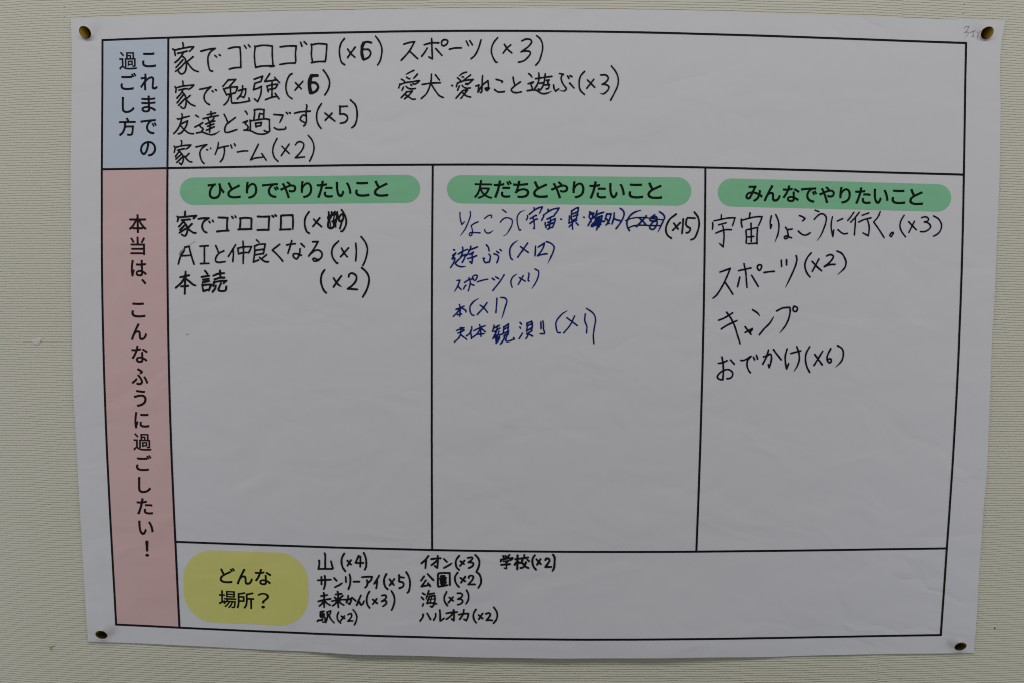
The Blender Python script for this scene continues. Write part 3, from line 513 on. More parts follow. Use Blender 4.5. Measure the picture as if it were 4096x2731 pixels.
(1.56, '', [(328.99, 537.30, 0), (328.71, 531.52, 0), (327.28, 525.86, 0), (324.40, 519.89, 0), (319.79, 515.50, 0)]),
(1.56, '', [(328.72, 528.69, 0), (331.89, 523.61, 0), (336.52, 517.96, 0), (339.98, 516.56, 0)]),
(1.56, '', [(332.56, 536.63, 0), (336.20, 532.12, 0)]),
(1.56, '', [(347.33, 527.36, 0), (348.13, 527.08, 0)]),
(1.56, '>', [(360.64, 539.14, 0), (357.77, 538.45, 0), (353.63, 535.60, 0)]),
(1.56, '', [(364.39, 536.78, 0), (357.79, 531.66, 0)]),
(1.56, '', [(356.63, 535.05, 0), (358.07, 534.77, 0)]),
(1.56, '', [(352.49, 534.18, 0), (355.20, 531.93, 0)]),
(1.56, '', [(351.48, 526.25, 0), (352.33, 529.37, 1), (357.79, 531.37, 0), (366.71, 532.83, 1), (364.13, 530.27, 0), (361.55, 528.28, 1), (361.54, 529.41, 0), (360.11, 528.27, 0), (359.82, 528.95, 0)]),
(1.56, '', [(354.35, 527.11, 0), (352.64, 523.14, 0)]),
(1.56, '', [(356.66, 527.41, 0), (358.39, 525.71, 0), (360.70, 524.87, 0), (364.15, 525.17, 0)]),
(1.56, '', [(357.25, 522.88, 0), (361.57, 523.35, 1), (355.55, 515.78, 0)]),
(1.56, '', [(357.25, 522.88, 0), (351.22, 516.04, 0)]),
(1.56, '', [(357.26, 520.89, 0), (360.73, 518.07, 0), (364.48, 517.07, 0)]),
(1.56, '', [(375.15, 536.26, 0), (374.78, 530.60, 0), (374.08, 520.97, 0), (373.10, 521.25, 0)]),
(1.56, '', [(369.04, 526.89, 0), (371.91, 527.87, 1), (371.08, 521.52, 0)]),
(1.56, '', [(371.36, 522.09, 0), (375.08, 527.77, 0), (379.95, 531.75, 1), (380.37, 528.92, 0), (380.28, 523.83, 0), (379.42, 522.80, 0), (377.40, 524.66, 0), (377.97, 525.06, 0), (381.42, 524.96, 0)]),
(1.56, '', [(387.42, 532.91, 0), (390.59, 532.08, 0), (393.47, 530.96, 0), (392.61, 530.39, 0)]),
(1.56, '', [(386.04, 523.85, 0), (388.93, 521.88, 0), (391.80, 521.72, 0), (394.97, 522.19, 0)]),
(1.56, '', [(402.64, 534.95, 0), (403.24, 531.28, 0), (404.31, 527.61, 0)]),
(1.56, '', [(409.28, 530.74, 0), (404.42, 527.32, 0), (401.00, 523.63, 0), (402.74, 521.66, 0), (406.77, 521.22, 0), (410.21, 521.97, 0)]),
(1.56, '>', [(416.68, 538.11, 0), (418.42, 536.71, 0), (420.04, 534.46, 0)]),
(1.56, '', [(416.18, 529.07, 0), (421.05, 530.79, 1), (418.77, 528.52, 0), (419.95, 525.69, 0), (419.96, 524.00, 0)]),
(1.56, '>', [(415.37, 523.01, 0), (421.40, 523.61, 0), (424.28, 523.17, 0), (427.75, 520.92, 0), (430.63, 520.37, 0), (434.65, 521.24, 0), (437.51, 522.83, 0)]),
(1.56, '', [(422.75, 533.62, 0), (428.20, 534.50, 0), (437.66, 535.78, 0)]),
(1.56, '', [(425.75, 538.83, 0), (426.03, 533.64, 0), (424.52, 528.54, 0), (421.97, 524.57, 0)]),
(1.56, '', [(426.06, 529.57, 0), (430.54, 530.27, 1), (429.14, 526.30, 0), (427.15, 523.58, 1), (425.42, 524.70, 0)]),
(1.56, '', [(431.61, 538.07, 0), (430.54, 529.70, 0)]),
(1.56, '', [(432.53, 532.26, 0), (435.11, 532.55, 1), (433.70, 530.28, 0)]),
(1.56, '', [(431.13, 528.12, 0), (435.44, 528.48, 0)]),
(1.56, '', [(433.99, 530.00, 0), (435.16, 527.46, 0), (434.61, 525.20, 0), (432.60, 524.62, 0)]),
(1.56, '>', [(444.24, 538.36, 0), (447.98, 537.70, 1), (445.99, 535.43, 0), (446.32, 532.04, 0), (448.37, 528.09, 0), (450.70, 524.99, 0), (449.28, 523.12, 0), (447.27, 522.88, 0), (444.68, 523.55, 0)]),
(1.56, '', [(439.18, 528.16, 0), (439.79, 524.66, 0), (441.07, 522.68, 1), (443.81, 524.79, 0)]),
(1.56, '', [(453.63, 529.93, 0), (457.58, 525.59, 0)]),
(1.56, '', [(451.72, 536.13, 0), (453.01, 534.05, 0)]),
(1.56, '', [(453.90, 536.60, 0), (455.63, 535.59, 0)]),
(1.56, '', [(466.88, 540.33, 0), (463.21, 535.79, 0), (462.14, 529.29, 0), (463.35, 523.64, 0), (467.13, 519.86, 0)]),
(1.56, '', [(469.67, 532.72, 0), (476.24, 526.24, 0)]),
(1.56, '', [(475.29, 533.30, 0), (469.07, 525.36, 0)]),
(1.56, '>', [(481.54, 537.17, 0), (485.55, 537.30, 0), (488.16, 535.34, 0), (487.91, 533.08, 0), (485.65, 530.52, 0), (482.80, 528.93, 1), (486.25, 528.72, 0), (489.03, 526.58, 0), (487.47, 523.18, 0), (483.49, 520.34, 0), (481.18, 521.17, 0)]),
(1.55, '', [(490.89, 545.22, 0), (494.97, 540.16, 0), (497.05, 535.09, 0), (497.14, 528.88, 0), (494.37, 522.08, 0), (490.63, 514.82, 0)])]),
('friends', 'k', 'third black handwritten line in the top cell', [(1.58, '', [(102.04, 500.99, 0), (102.48, 499.96, 0), (101.64, 495.40, 0), (99.20, 489.10, 0), (96.80, 485.66, 0), (94.42, 483.25, 0)]),
(1.58, '', [(97.88, 496.64, 0), (98.74, 496.07, 1), (102.85, 497.40, 0), (108.99, 498.96, 0)]),
(1.58, '', [(101.29, 491.97, 0), (104.23, 493.41, 0), (107.35, 494.85, 1), (106.23, 490.85, 0), (103.53, 486.55, 0), (100.85, 483.68, 0), (98.51, 483.09, 0)]),
(1.58, '', [(100.68, 490.54, 0), (103.83, 487.12, 0), (108.43, 483.71, 0), (112.51, 483.16, 0)]),
(1.58, '>', [(114.83, 499.73, 0), (117.88, 497.86, 0)]),
(1.58, '', [(113.89, 489.16, 0), (121.12, 493.19, 1), (118.17, 490.61, 0), (121.32, 487.48, 0), (119.83, 485.19, 0)]),
(1.58, '>', [(115.14, 483.91, 0), (120.69, 484.62, 0), (124.75, 483.21, 0), (128.81, 482.37, 0), (132.32, 483.24, 0), (136.73, 485.95, 0)]),
(1.58, '', [(125.31, 500.35, 0), (132.90, 501.92, 0)]),
(1.58, '', [(128.67, 503.21, 0), (128.95, 498.82, 0)]),
(1.58, '', [(121.47, 496.74, 0), (128.48, 498.36, 0), (135.48, 499.65, 0)]),
(1.58, '', [(125.55, 497.21, 0), (127.53, 493.51, 0)]),
(1.58, '', [(131.49, 497.23, 0), (128.11, 493.51, 0)]),
(1.58, '', [(123.72, 491.95, 0), (128.41, 493.80, 0), (132.21, 494.67, 0)]),
(1.58, '', [(125.44, 489.90, 0), (131.29, 492.10, 0)]),
(1.58, '', [(124.22, 486.35, 0), (128.32, 488.09, 0), (131.55, 489.53, 0)]),
(1.58, '', [(127.72, 494.08, 0), (127.63, 488.65, 0), (127.22, 484.77, 0)]),
(1.58, '', [(140.73, 500.70, 0), (142.71, 496.71, 0), (143.83, 493.58, 0)]),
(1.58, '', [(150.87, 497.89, 0), (145.87, 494.16, 0), (142.64, 491.58, 0), (141.12, 487.57, 0), (141.66, 484.72, 0), (143.99, 484.61, 0), (152.18, 487.16, 0)]),
(1.58, '', [(159.95, 503.63, 0), (161.38, 502.21, 0), (161.83, 500.79, 0)]),
(1.58, '', [(157.78, 493.35, 0), (161.88, 495.08, 1), (159.81, 492.51, 0), (162.11, 490.52, 0), (162.38, 488.81, 0), (161.19, 487.09, 0)]),
(1.58, '>', [(158.57, 486.62, 0), (162.64, 486.52, 0), (166.12, 485.51, 0), (170.17, 483.59, 0), (175.40, 483.15, 0), (180.06, 484.03, 0), (182.70, 485.76, 0)]),
(1.58, '', [(168.22, 505.09, 0), (168.52, 501.39, 0), (167.71, 496.54, 0)]),
(1.58, '', [(168.39, 504.92, 0), (172.75, 505.39, 0), (177.10, 505.13, 1), (176.72, 497.43, 0)]),
(1.58, '', [(172.19, 497.41, 0), (173.00, 501.69, 1), (176.47, 500.96, 0)]),
(1.58, '', [(164.21, 495.67, 0), (164.56, 491.10, 0), (164.28, 487.10, 0)]),
(1.58, '', [(165.65, 495.10, 0), (172.64, 496.16, 0), (177.30, 496.75, 0), (181.94, 496.31, 1), (181.87, 490.04, 0), (181.82, 485.75, 0), (179.78, 485.17, 0), (177.06, 486.42, 0)]),
(1.58, '', [(169.12, 493.12, 0), (169.66, 489.41, 0)]),
(1.58, '', [(169.41, 492.84, 0), (174.65, 493.71, 1), (173.74, 490.57, 0), (172.87, 490.68, 0), (169.95, 489.87, 0)]),
(1.58, '>', [(185.93, 500.78, 0), (194.46, 500.24, 1), (192.98, 496.93, 0), (190.91, 492.93, 0)]),
(1.58, '', [(186.22, 489.03, 0), (188.82, 487.50, 0), (192.30, 487.40, 0), (196.67, 488.10, 0), (196.68, 489.53, 0)]),
(1.57, '', [(197.39, 502.65, 0), (198.54, 501.40, 0)]),
(1.57, '', [(200.29, 502.55, 0), (201.04, 501.98, 0)]),
(1.57, '', [(204.75, 501.94, 0), (210.44, 503.27, 0), (219.15, 503.88, 0)]),
(1.57, '', [(215.60, 509.67, 0), (216.17, 508.70, 0), (215.38, 503.86, 0), (215.51, 499.31, 0), (215.60, 495.32, 0), (214.70, 492.18, 0), (213.12, 490.63, 0)]),
(1.57, '', [(215.06, 499.88, 0), (212.74, 500.44, 0), (210.99, 499.00, 0), (209.92, 496.43, 0), (210.96, 495.30, 0), (214.42, 493.49, 0)]),
(1.64, '', [(229.39, 510.70, 0), (226.46, 506.14, 0), (224.98, 501.01, 0), (225.23, 495.32, 0), (226.94, 491.05, 0), (228.95, 488.49, 0)]),
(1.64, '', [(232.52, 502.18, 0), (241.46, 495.11, 0)]),
(1.64, '', [(238.89, 502.21, 0), (232.65, 495.81, 0)]),
(1.64, '', [(246.17, 508.50, 0), (246.13, 501.22, 1), (249.31, 501.58, 0), (252.49, 499.71, 0), (252.94, 497.15, 0), (250.73, 494.29, 0), (246.37, 493.13, 0)]),
(1.64, '', [(245.88, 508.50, 0), (246.74, 508.22, 0), (252.82, 508.42, 0)]),
(1.64, '', [(255.74, 514.12, 0), (260.06, 509.70, 0), (261.65, 503.45, 0), (261.16, 496.05, 0), (259.40, 491.48, 0), (256.79, 489.30, 0)])]),
('games_home', 'k', 'lowest black handwritten line in the top cell', [(1.51, '', [(101.02, 477.00, 0), (101.59, 476.26, 0), (101.12, 472.53, 0)]),
(1.52, '', [(94.51, 471.93, 0), (95.36, 470.79, 0), (94.58, 466.48, 0)]),
(1.52, '>', [(95.65, 470.79, 0), (101.23, 472.25, 0), (110.00, 473.15, 1), (107.62, 470.85, 0), (104.67, 469.00, 0)]),
(1.52, '', [(97.54, 468.39, 0), (103.99, 469.80, 0)]),
(1.52, '', [(99.39, 467.82, 0), (95.50, 462.47, 0)]),
(1.52, '', [(99.39, 467.37, 0), (102.24, 463.94, 0), (102.88, 460.50, 0), (101.83, 457.04, 0), (100.92, 455.43, 1), (99.19, 456.92, 0)]),
(1.52, '', [(100.79, 464.50, 0), (96.04, 460.35, 0)]),
(1.52, '', [(101.92, 462.21, 0), (96.57, 457.31, 0)]),
(1.52, '', [(108.23, 465.69, 0), (105.44, 462.80, 0)]),
(1.52, '', [(103.69, 463.08, 0), (106.26, 459.94, 0), (108.57, 458.11, 0), (110.61, 457.83, 0)]),
(1.51, '', [(114.52, 471.34, 0), (119.91, 472.62, 0), (124.48, 473.50, 1), (119.87, 470.04, 0), (118.06, 466.31, 0), (118.56, 461.72, 0), (119.97, 458.28, 0), (121.69, 456.57, 0)]),
(1.51, '', [(124.23, 468.92, 0), (125.22, 468.75, 0)]),
(1.51, '', [(127.75, 470.37, 0), (128.15, 469.91, 0)]),
(1.51, '', [(135.12, 475.44, 0), (134.79, 472.69, 0), (133.56, 468.67, 0), (131.92, 464.77, 0)]),
(1.51, '', [(134.75, 470.11, 0), (139.14, 471.57, 0), (144.28, 472.45, 0)]),
(1.51, '', [(140.30, 471.00, 0), (140.54, 467.56, 0), (138.99, 461.24, 0), (136.61, 458.08, 0)]),
(1.51, '', [(146.45, 473.32, 0), (147.41, 470.57, 0)]),
(1.51, '', [(149.67, 474.36, 0), (150.52, 472.65, 0)]),
(1.51, '', [(152.19, 466.93, 0), (157.16, 467.81, 0), (161.83, 468.06, 0)]),
(1.51, '', [(171.68, 474.12, 0), (164.35, 459.93, 1), (168.74, 461.68, 0), (175.16, 462.40, 0)]),
(1.51, '', [(174.61, 465.72, 0), (178.62, 459.72, 0)]),
(1.51, '', [(188.73, 479.35, 0), (185.76, 473.50, 0), (184.65, 467.77, 0), (186.22, 462.05, 0), (189.39, 458.74, 0)]),
(1.51, '', [(193.03, 472.39, 0), (199.65, 465.84, 0)]),
(1.51, '', [(199.73, 474.43, 0), (192.36, 463.91, 0)]),
(1.51, '', [(205.25, 473.59, 0), (207.60, 476.18, 0), (210.22, 476.48, 0), (212.82, 474.77, 0), (212.79, 471.91, 0), (210.14, 467.32, 0), (205.15, 462.03, 1), (208.93, 462.45, 0), (213.59, 462.87, 0)]),
(1.51, '', [(217.12, 482.23, 0), (220.40, 478.24, 0), (222.27, 472.53, 0), (221.47, 466.23, 0), (218.22, 459.05, 0)])]),
('rolling_alone', 'k', 'bold black line with a scribbled out number, top of the left column', [(1.87, '', [(103.54, 413.12, 0), (103.29, 409.36, 0)]),
(1.87, '', [(96.23, 408.45, 0), (97.09, 407.59, 0), (96.32, 403.99, 0)]),
(1.87, '', [(97.09, 407.59, 0), (104.16, 408.32, 0), (113.86, 409.30, 1), (111.18, 406.80, 0)]),
(1.87, '', [(99.98, 405.17, 0), (107.93, 405.91, 0)]),
(1.87, '', [(102.02, 404.25, 0), (99.92, 401.81, 0), (97.52, 399.18, 0)]),
(1.87, '', [(102.02, 404.14, 0), (104.59, 400.09, 0), (105.42, 397.20, 0), (105.08, 394.29, 0), (102.95, 390.80, 0), (100.03, 392.06, 0)]),
(1.87, '', [(103.43, 400.96, 0), (98.64, 396.29, 0)]),
(1.87, '', [(103.96, 397.48, 0), (98.01, 393.67, 0)]),
(1.87, '', [(109.62, 401.86, 0), (106.03, 398.36, 0)]),
(1.87, '', [(105.73, 397.78, 0), (108.62, 395.19, 0), (110.94, 393.75, 0), (113.00, 393.64, 0)]),
(1.87, '', [(115.57, 406.42, 0), (119.99, 407.02, 0), (125.27, 407.17, 1), (120.52, 403.96, 0), (119.12, 400.76, 0), (119.24, 397.86, 0), (120.96, 394.97, 0), (123.00, 394.00, 0)]),
(1.87, '', [(125.51, 404.16, 0), (126.20, 403.12, 0)]),
(1.87, '', [(128.64, 405.16, 0), (129.33, 404.01, 0)]),
(1.87, '', [(134.08, 407.80, 0), (142.58, 407.56, 1), (141.92, 402.63, 0), (141.84, 397.13, 0)]),
(1.87, '', [(132.59, 395.04, 0), (138.00, 395.65, 0), (143.29, 395.98, 0)]),
(1.87, '', [(146.41, 408.74, 0), (147.44, 407.18, 0)]),
(1.87, '', [(149.46, 409.16, 0), (150.21, 408.01, 0)]),
(1.87, '', [(154.01, 407.34, 0), (154.26, 404.44, 0), (153.58, 397.49, 0)]),
(1.87, '', [(154.30, 407.05, 0), (159.28, 407.66, 0), (164.55, 407.11, 1), (164.14, 398.13, 0)]),
(1.87, '', [(152.10, 397.01, 0), (164.43, 397.55, 0)]),
(1.86, '', [(170.14, 408.88, 0), (175.11, 408.73, 0), (180.97, 408.94, 1), (180.32, 403.44, 0), (180.12, 396.78, 1), (175.55, 396.87, 0), (169.69, 396.60, 0)]),
(1.86, '', [(183.43, 409.71, 0), (184.77, 408.56, 0)]),
(1.86, '', [(186.25, 410.30, 0), (187.29, 409.38, 0)]),
(1.86, '', [(191.50, 409.29, 0), (191.44, 402.93, 0), (191.09, 398.00, 0)]),
(1.86, '', [(191.80, 409.87, 0), (197.36, 410.19, 0), (202.33, 410.22, 1), (202.57, 404.15, 0), (202.21, 397.78, 0)]),
(1.86, '', [(190.50, 397.13, 0), (200.16, 397.48, 0)]),
(1.86, '', [(217.26, 413.37, 0), (214.01, 408.27, 0), (213.20, 403.06, 0), (213.92, 398.43, 0), (215.36, 395.25, 0), (217.40, 393.93, 0)]),
(1.79, '', [(221.58, 406.72, 0), (224.19, 403.85, 0), (227.38, 401.12, 0), (228.69, 399.97, 0)]),
(1.79, '', [(227.14, 408.06, 0), (223.90, 403.99, 0), (220.80, 400.21, 0)]),
(1.65, '', [(235.28, 413.27, 0), (235.44, 411.28, 0), (235.25, 409.55, 0)]),
(1.65, '', [(237.99, 413.55, 0), (237.80, 410.95, 0), (237.08, 407.83, 0)]),
(1.65, '', [(241.23, 413.74, 0), (239.56, 412.35, 0), (237.10, 410.25, 0), (235.68, 408.17, 0)]),
(1.65, '', [(243.16, 413.41, 0), (242.69, 409.59, 0), (242.15, 406.12, 0), (241.60, 402.65, 0), (241.58, 399.88, 0)]),
(1.65, '', [(242.36, 412.36, 0), (243.58, 410.99, 0), (243.65, 408.91, 0), (242.33, 406.82, 0), (240.57, 405.60, 0), (238.46, 405.06, 0)]),
(2.45, '', [(235.69, 410.25, 0), (234.98, 408.16, 0), (235.67, 406.09, 0)]),
(1.93, '', [(235.13, 405.04, 0), (234.59, 402.61, 0), (234.75, 399.84, 0)]),
(1.93, '', [(235.27, 399.14, 0), (237.02, 398.63, 0), (239.13, 399.34, 0)]),
(1.93, '', [(239.51, 404.38, 0), (240.19, 401.78, 0), (239.66, 399.87, 0)]),
(1.23, '', [(236.36, 404.88, 0), (236.70, 402.62, 0), (236.67, 399.50, 0)]),
(1.23, '', [(238.46, 404.72, 0), (240.57, 405.07, 0), (241.63, 406.81, 0)]),
(1.93, '', [(237.44, 410.08, 0), (241.31, 411.66, 0), (242.70, 410.98, 0)]),
(1.22, '', [(240.51, 410.27, 0), (239.52, 405.59, 0)]),
(1.57, '', [(242.70, 410.98, 0), (242.95, 408.73, 0), (241.62, 406.29, 0), (241.09, 404.38, 0)]),
(1.58, '', [(241.62, 405.43, 0), (241.25, 402.65, 0), (241.41, 400.05, 0)]),
(1.65, '', [(247.96, 411.36, 0), (246.91, 411.35, 0), (245.50, 409.61, 0), (244.70, 407.53, 0), (244.77, 405.45, 0), (245.64, 404.93, 0), (246.87, 405.63, 0), (248.46, 407.20, 0)]),
(1.65, '', [(248.31, 411.36, 0), (248.56, 409.63, 0), (248.64, 407.55, 0), (247.39, 404.77, 0), (246.32, 401.29, 0), (245.43, 398.34, 0)]),
(1.75, '', [(247.02, 415.51, 0), (248.84, 412.75, 0), (250.57, 409.29, 0), (251.34, 405.83, 0), (251.15, 402.71, 0), (249.81, 398.89, 0), (247.87, 396.10, 0)]),
(1.65, '', [(246.47, 395.91, 0), (247.87, 396.01, 0)])]),
('friendly_ai', 'k', 'second black line of the left column', [(1.67, '', [(102.77, 380.84, 0), (101.52, 376.76, 0), (98.79, 372.66, 0), (96.29, 365.06, 0)]),
(1.67, '', [(102.77, 380.55, 0), (106.61, 381.45, 1), (107.42, 377.38, 0), (109.07, 370.98, 0), (110.91, 365.16, 0)]),
(1.67, '', [(99.67, 372.67, 0), (107.64, 373.18, 0)]),
(1.67, '', [(116.73, 381.51, 0), (124.27, 382.02, 0)]),
(1.67, '', [(120.73, 381.42, 0), (120.47, 366.10, 0)]),
(1.67, '', [(116.93, 365.67, 0), (124.59, 365.95, 0)]),
(1.66, '', [(131.21, 382.18, 0), (132.46, 379.28, 0), (133.86, 375.22, 0)]),
(1.66, '', [(138.60, 377.46, 0), (134.16, 375.22, 0), (131.15, 371.12, 0), (130.98, 367.92, 0), (133.44, 366.94, 0), (139.63, 367.68, 0)]),
(1.66, '', [(149.56, 383.17, 0), (147.16, 379.38, 0), (142.64, 372.36, 0)]),
(1.66, '', [(147.15, 379.09, 0), (147.36, 373.56, 0), (146.69, 367.73, 0)]),
(1.66, '', [(156.36, 386.41, 0), (156.68, 380.02, 0), (156.26, 366.05, 0)]),
(1.66, '', [(151.57, 379.99, 0), (152.08, 374.75, 0)]),
(1.66, '', [(151.57, 379.99, 0), (157.17, 381.18, 0), (164.10, 381.52, 1), (162.41, 377.73, 0), (161.50, 375.86, 0)]),
(1.66, '', [(152.08, 374.75, 0), (156.51, 375.95, 0), (161.80, 376.10, 0)]),
(1.66, '', [(168.70, 387.76, 0), (171.02, 385.63, 0)]),
(1.66, '', [(166.87, 382.12, 0), (167.10, 377.18, 0), (166.32, 371.35, 0), (165.68, 367.39, 1), (170.52, 369.34, 0)]),
(1.66, '', [(166.87, 381.94, 0), (171.29, 383.60, 0), (176.87, 383.92, 1), (175.93, 379.56, 0), (175.00, 374.90, 0)]),
(1.66, '', [(167.70, 378.05, 0), (175.34, 379.27, 0)]),
(1.66, '', [(167.35, 373.98, 0), (175.00, 375.37, 0)]),
(1.66, '', [(177.93, 374.22, 0), (174.07, 371.11, 0)]),
(1.66, '', [(171.43, 371.68, 0), (174.05, 369.37, 0), (176.97, 367.81, 0), (179.61, 367.83, 0)]),
(1.66, '', [(190.18, 383.83, 0), (183.26, 378.45, 1), (188.19, 373.83, 0), (192.83, 368.33, 0)]),
(1.66, '', [(201.23, 387.15, 0), (200.32, 383.78, 0), (197.60, 375.63, 0)]),
(1.66, '', [(196.50, 383.29, 0), (204.43, 384.39, 0)]),
(1.66, '', [(209.70, 384.54, 0), (212.90, 381.54, 0)]),
(1.66, '', [(208.78, 379.77, 0), (208.45, 376.28, 0), (206.95, 372.20, 0), (205.47, 370.45, 0), (203.43, 371.60, 0), (202.39, 373.34, 0), (202.87, 375.08, 0), (205.22, 375.39, 0), (209.90, 373.85, 0)]),
(1.66, '', [(220.52, 386.23, 0), (225.49, 386.55, 1), (221.34, 379.56, 0), (216.60, 373.14, 1), (219.56, 376.35, 0), (223.68, 378.71, 0), (226.60, 378.43, 0), (228.93, 375.83, 0), (228.91, 373.51, 0), (227.13, 370.88, 0), (224.19, 368.83, 0), (221.55, 368.81, 0), (220.56, 370.26, 0), (221.27, 371.25, 0), (223.03, 370.85, 0), (225.66, 369.71, 0)]),
(1.66, '', [(244.22, 387.08, 0), (239.51, 382.29, 0), (237.84, 377.05, 0), (238.86, 371.83, 0), (241.18, 368.36, 0), (242.92, 366.62, 0), (243.40, 367.21, 0)]),
(1.66, '', [(246.82, 380.60, 0), (249.42, 375.97, 0), (252.04, 372.79, 0)]),
(1.66, '', [(253.25, 380.93, 0), (245.89, 372.75, 0)]),
(1.66, '', [(259.88, 385.20, 0), (260.43, 377.78, 0), (259.80, 369.06, 0)]),
(1.65, '', [(264.82, 391.26, 0), (268.77, 385.96, 0), (270.62, 380.17, 0), (269.89, 374.36, 0), (268.11, 368.54, 0), (266.34, 365.04, 0)])]),
('reading', 'k', 'third black line of the left column with a wide gap', [(1.95, '', [(102.95, 358.24, 0), (102.55, 352.86, 0), (102.11, 345.25, 0), (101.80, 337.93, 0)]),
(1.95, '', [(97.95, 353.12, 0), (106.13, 354.93, 0)]),
(1.95, '', [(101.65, 352.27, 0), (98.92, 348.16, 0), (93.63, 343.44, 0)]),
(1.95, '', [(102.83, 351.99, 0), (107.19, 348.51, 0), (109.52, 346.48, 0), (111.86, 345.61, 0)]),
(1.95, '', [(98.56, 344.64, 0), (105.07, 345.27, 0)]),
(1.95, '', [(120.83, 359.30, 0), (123.25, 356.22, 0)]),
(1.95, '', [(117.60, 353.43, 0), (122.04, 354.17, 0), (124.70, 354.48, 0)]),
(1.95, '', [(119.04, 350.93, 0), (124.36, 351.84, 0)]),
(1.95, '', [(118.70, 348.59, 0), (124.62, 349.80, 0)]),
(1.95, '', [(118.25, 346.54, 0), (118.60, 343.03, 0), (119.15, 340.40, 0)]),
(1.95, '', [(118.36, 345.84, 0), (122.50, 346.45, 0), (126.34, 346.59, 1), (124.18, 341.02, 0)]),
(1.95, '', [(119.15, 340.57, 0), (123.60, 341.89, 0)]),
(1.94, '', [(134.80, 359.51, 0), (135.00, 353.67, 0)]),
(1.95, '', [(128.53, 354.68, 0), (133.28, 356.58, 0), (138.59, 357.08, 0)]),
(1.95, '', [(129.66, 351.30, 0), (134.40, 352.79, 0), (138.82, 353.00, 0)]),
(1.95, '', [(129.15, 349.07, 0), (128.38, 345.15, 0)]),
(1.95, '', [(129.62, 348.84, 0), (134.94, 349.87, 0), (140.54, 350.20, 1), (137.85, 347.73, 0)]),
(1.95, '', [(130.75, 345.75, 0), (130.11, 343.11, 0), (127.58, 339.87, 0)]),
(1.95, '', [(135.50, 347.83, 0), (133.97, 344.31, 0), (133.04, 341.67, 0), (134.21, 340.91, 0), (139.52, 341.30, 0), (140.46, 344.94, 0)])]),
('reading_count', 'k', 'black count far to the right in the third line of the left column', [(1.87, '', [(231.15, 360.75, 0), (228.93, 357.24, 0), (227.78, 353.15, 0), (227.84, 349.06, 0), (229.41, 343.82, 0), (231.16, 340.91, 0), (232.62, 339.75, 0)]),
(1.87, '>', [(239.46, 353.23, 0), (242.08, 349.16, 0), (244.70, 346.55, 0), (246.60, 345.55, 0)]),
(1.87, '', [(246.51, 355.32, 0), (242.37, 349.75, 0), (239.26, 345.20, 0)]),
(1.87, '', [(253.25, 354.63, 0), (253.70, 356.53, 0), (255.61, 357.86, 0), (257.66, 357.58, 0), (260.00, 355.70, 0), (260.51, 353.08, 0), (259.38, 350.16, 0), (256.43, 346.64, 0), (252.31, 343.54, 1), (256.42, 343.37, 0), (261.11, 343.02, 0)]),
(1.87, '', [(265.30, 362.87, 0), (268.51, 360.13, 0), (271.13, 356.36, 0), (272.00, 352.58, 0), (271.39, 347.62, 0), (269.61, 342.35, 0), (266.06, 336.19, 0)])]),
('travel', 'b', 'blue marker line with struck out number, top of the middle column', [(1.21, '', [(355.17, 413.61, 0), (355.18, 409.69, 0), (356.78, 402.66, 1), (359.27, 405.21, 0)]),
(1.21, '>', [(364.46, 414.64, 0), (364.77, 411.48, 0), (363.05, 405.70, 0), (359.58, 398.17, 0), (355.53, 392.66, 0)]),
(1.21, '', [(371.77, 405.29, 0), (368.29, 403.88, 0), (365.39, 401.79, 1), (366.57, 397.64, 0), (366.46, 395.33, 0), (365.71, 393.01, 0), (364.26, 392.54, 0), (363.56, 393.86, 0), (364.54, 395.31, 0), (367.16, 395.62, 0), (373.56, 395.26, 0)]),
(1.21, '', [(377.45, 408.21, 0), (381.04, 410.88, 0), (383.65, 411.30, 0), (384.23, 410.44, 0), (383.66, 409.00, 0)]),
(1.22, '>', [(377.90, 398.58, 0), (377.74, 397.42, 0), (379.37, 395.41, 0), (381.70, 395.13, 0), (385.76, 397.64, 0)]),
(1.21, '', [(393.78, 416.55, 0), (397.27, 413.98, 0)]),
(1.21, '>', [(391.82, 405.01, 0), (394.41, 407.91, 0), (397.60, 409.20, 0), (400.79, 408.53, 0), (402.66, 407.10, 0), (402.58, 403.06, 0), (400.57, 398.72, 0), (397.70, 394.37, 0), (394.80, 392.62, 0)]),
(1.21, '<', [(414.38, 415.81, 0), (410.62, 414.63, 0), (407.74, 411.16, 0), (407.20, 406.55, 0), (408.40, 400.79, 0), (409.70, 397.79, 0), (410.74, 398.38, 0)]),
(1.47, '', [(422.44, 418.30, 0), (422.88, 417.30, 0), (422.89, 416.00, 0)]),
(1.47, '>', [(418.29, 412.38, 0), (422.75, 416.00, 0), (426.79, 418.33, 0), (430.11, 419.07, 1), (428.84, 415.90, 0), (426.98, 412.58, 0)]),
(1.47, '>', [(416.70, 411.22, 0), (416.66, 409.20, 0), (415.29, 406.60, 0)]),
(1.47, '', [(419.19, 408.41, 0), (422.51, 410.53, 0), (424.96, 411.70, 0), (424.53, 411.12, 0)]),
(1.47, '>', [(421.65, 409.52, 0), (422.40, 406.64, 0), (422.86, 403.19, 0), (423.04, 399.58, 1), (421.44, 399.86, 0)]),
(1.47, '', [(418.94, 404.03, 0), (422.25, 406.64, 0), (424.56, 408.10, 0), (425.57, 408.10, 0)]),
(1.47, '', [(435.35, 417.09, 0), (435.22, 415.36, 0)]),
(1.47, '', [(431.05, 411.59, 0), (431.49, 411.16, 0), (429.50, 406.97, 0)]),
(1.47, '', [(431.20, 411.74, 0), (435.23, 414.64, 0), (439.84, 417.11, 0), (445.33, 418.15, 1), (443.34, 414.83, 0), (441.19, 412.23, 0)]),
(1.47, '', [(434.42, 408.01, 0), (437.60, 409.76, 0), (441.06, 411.22, 0)]),
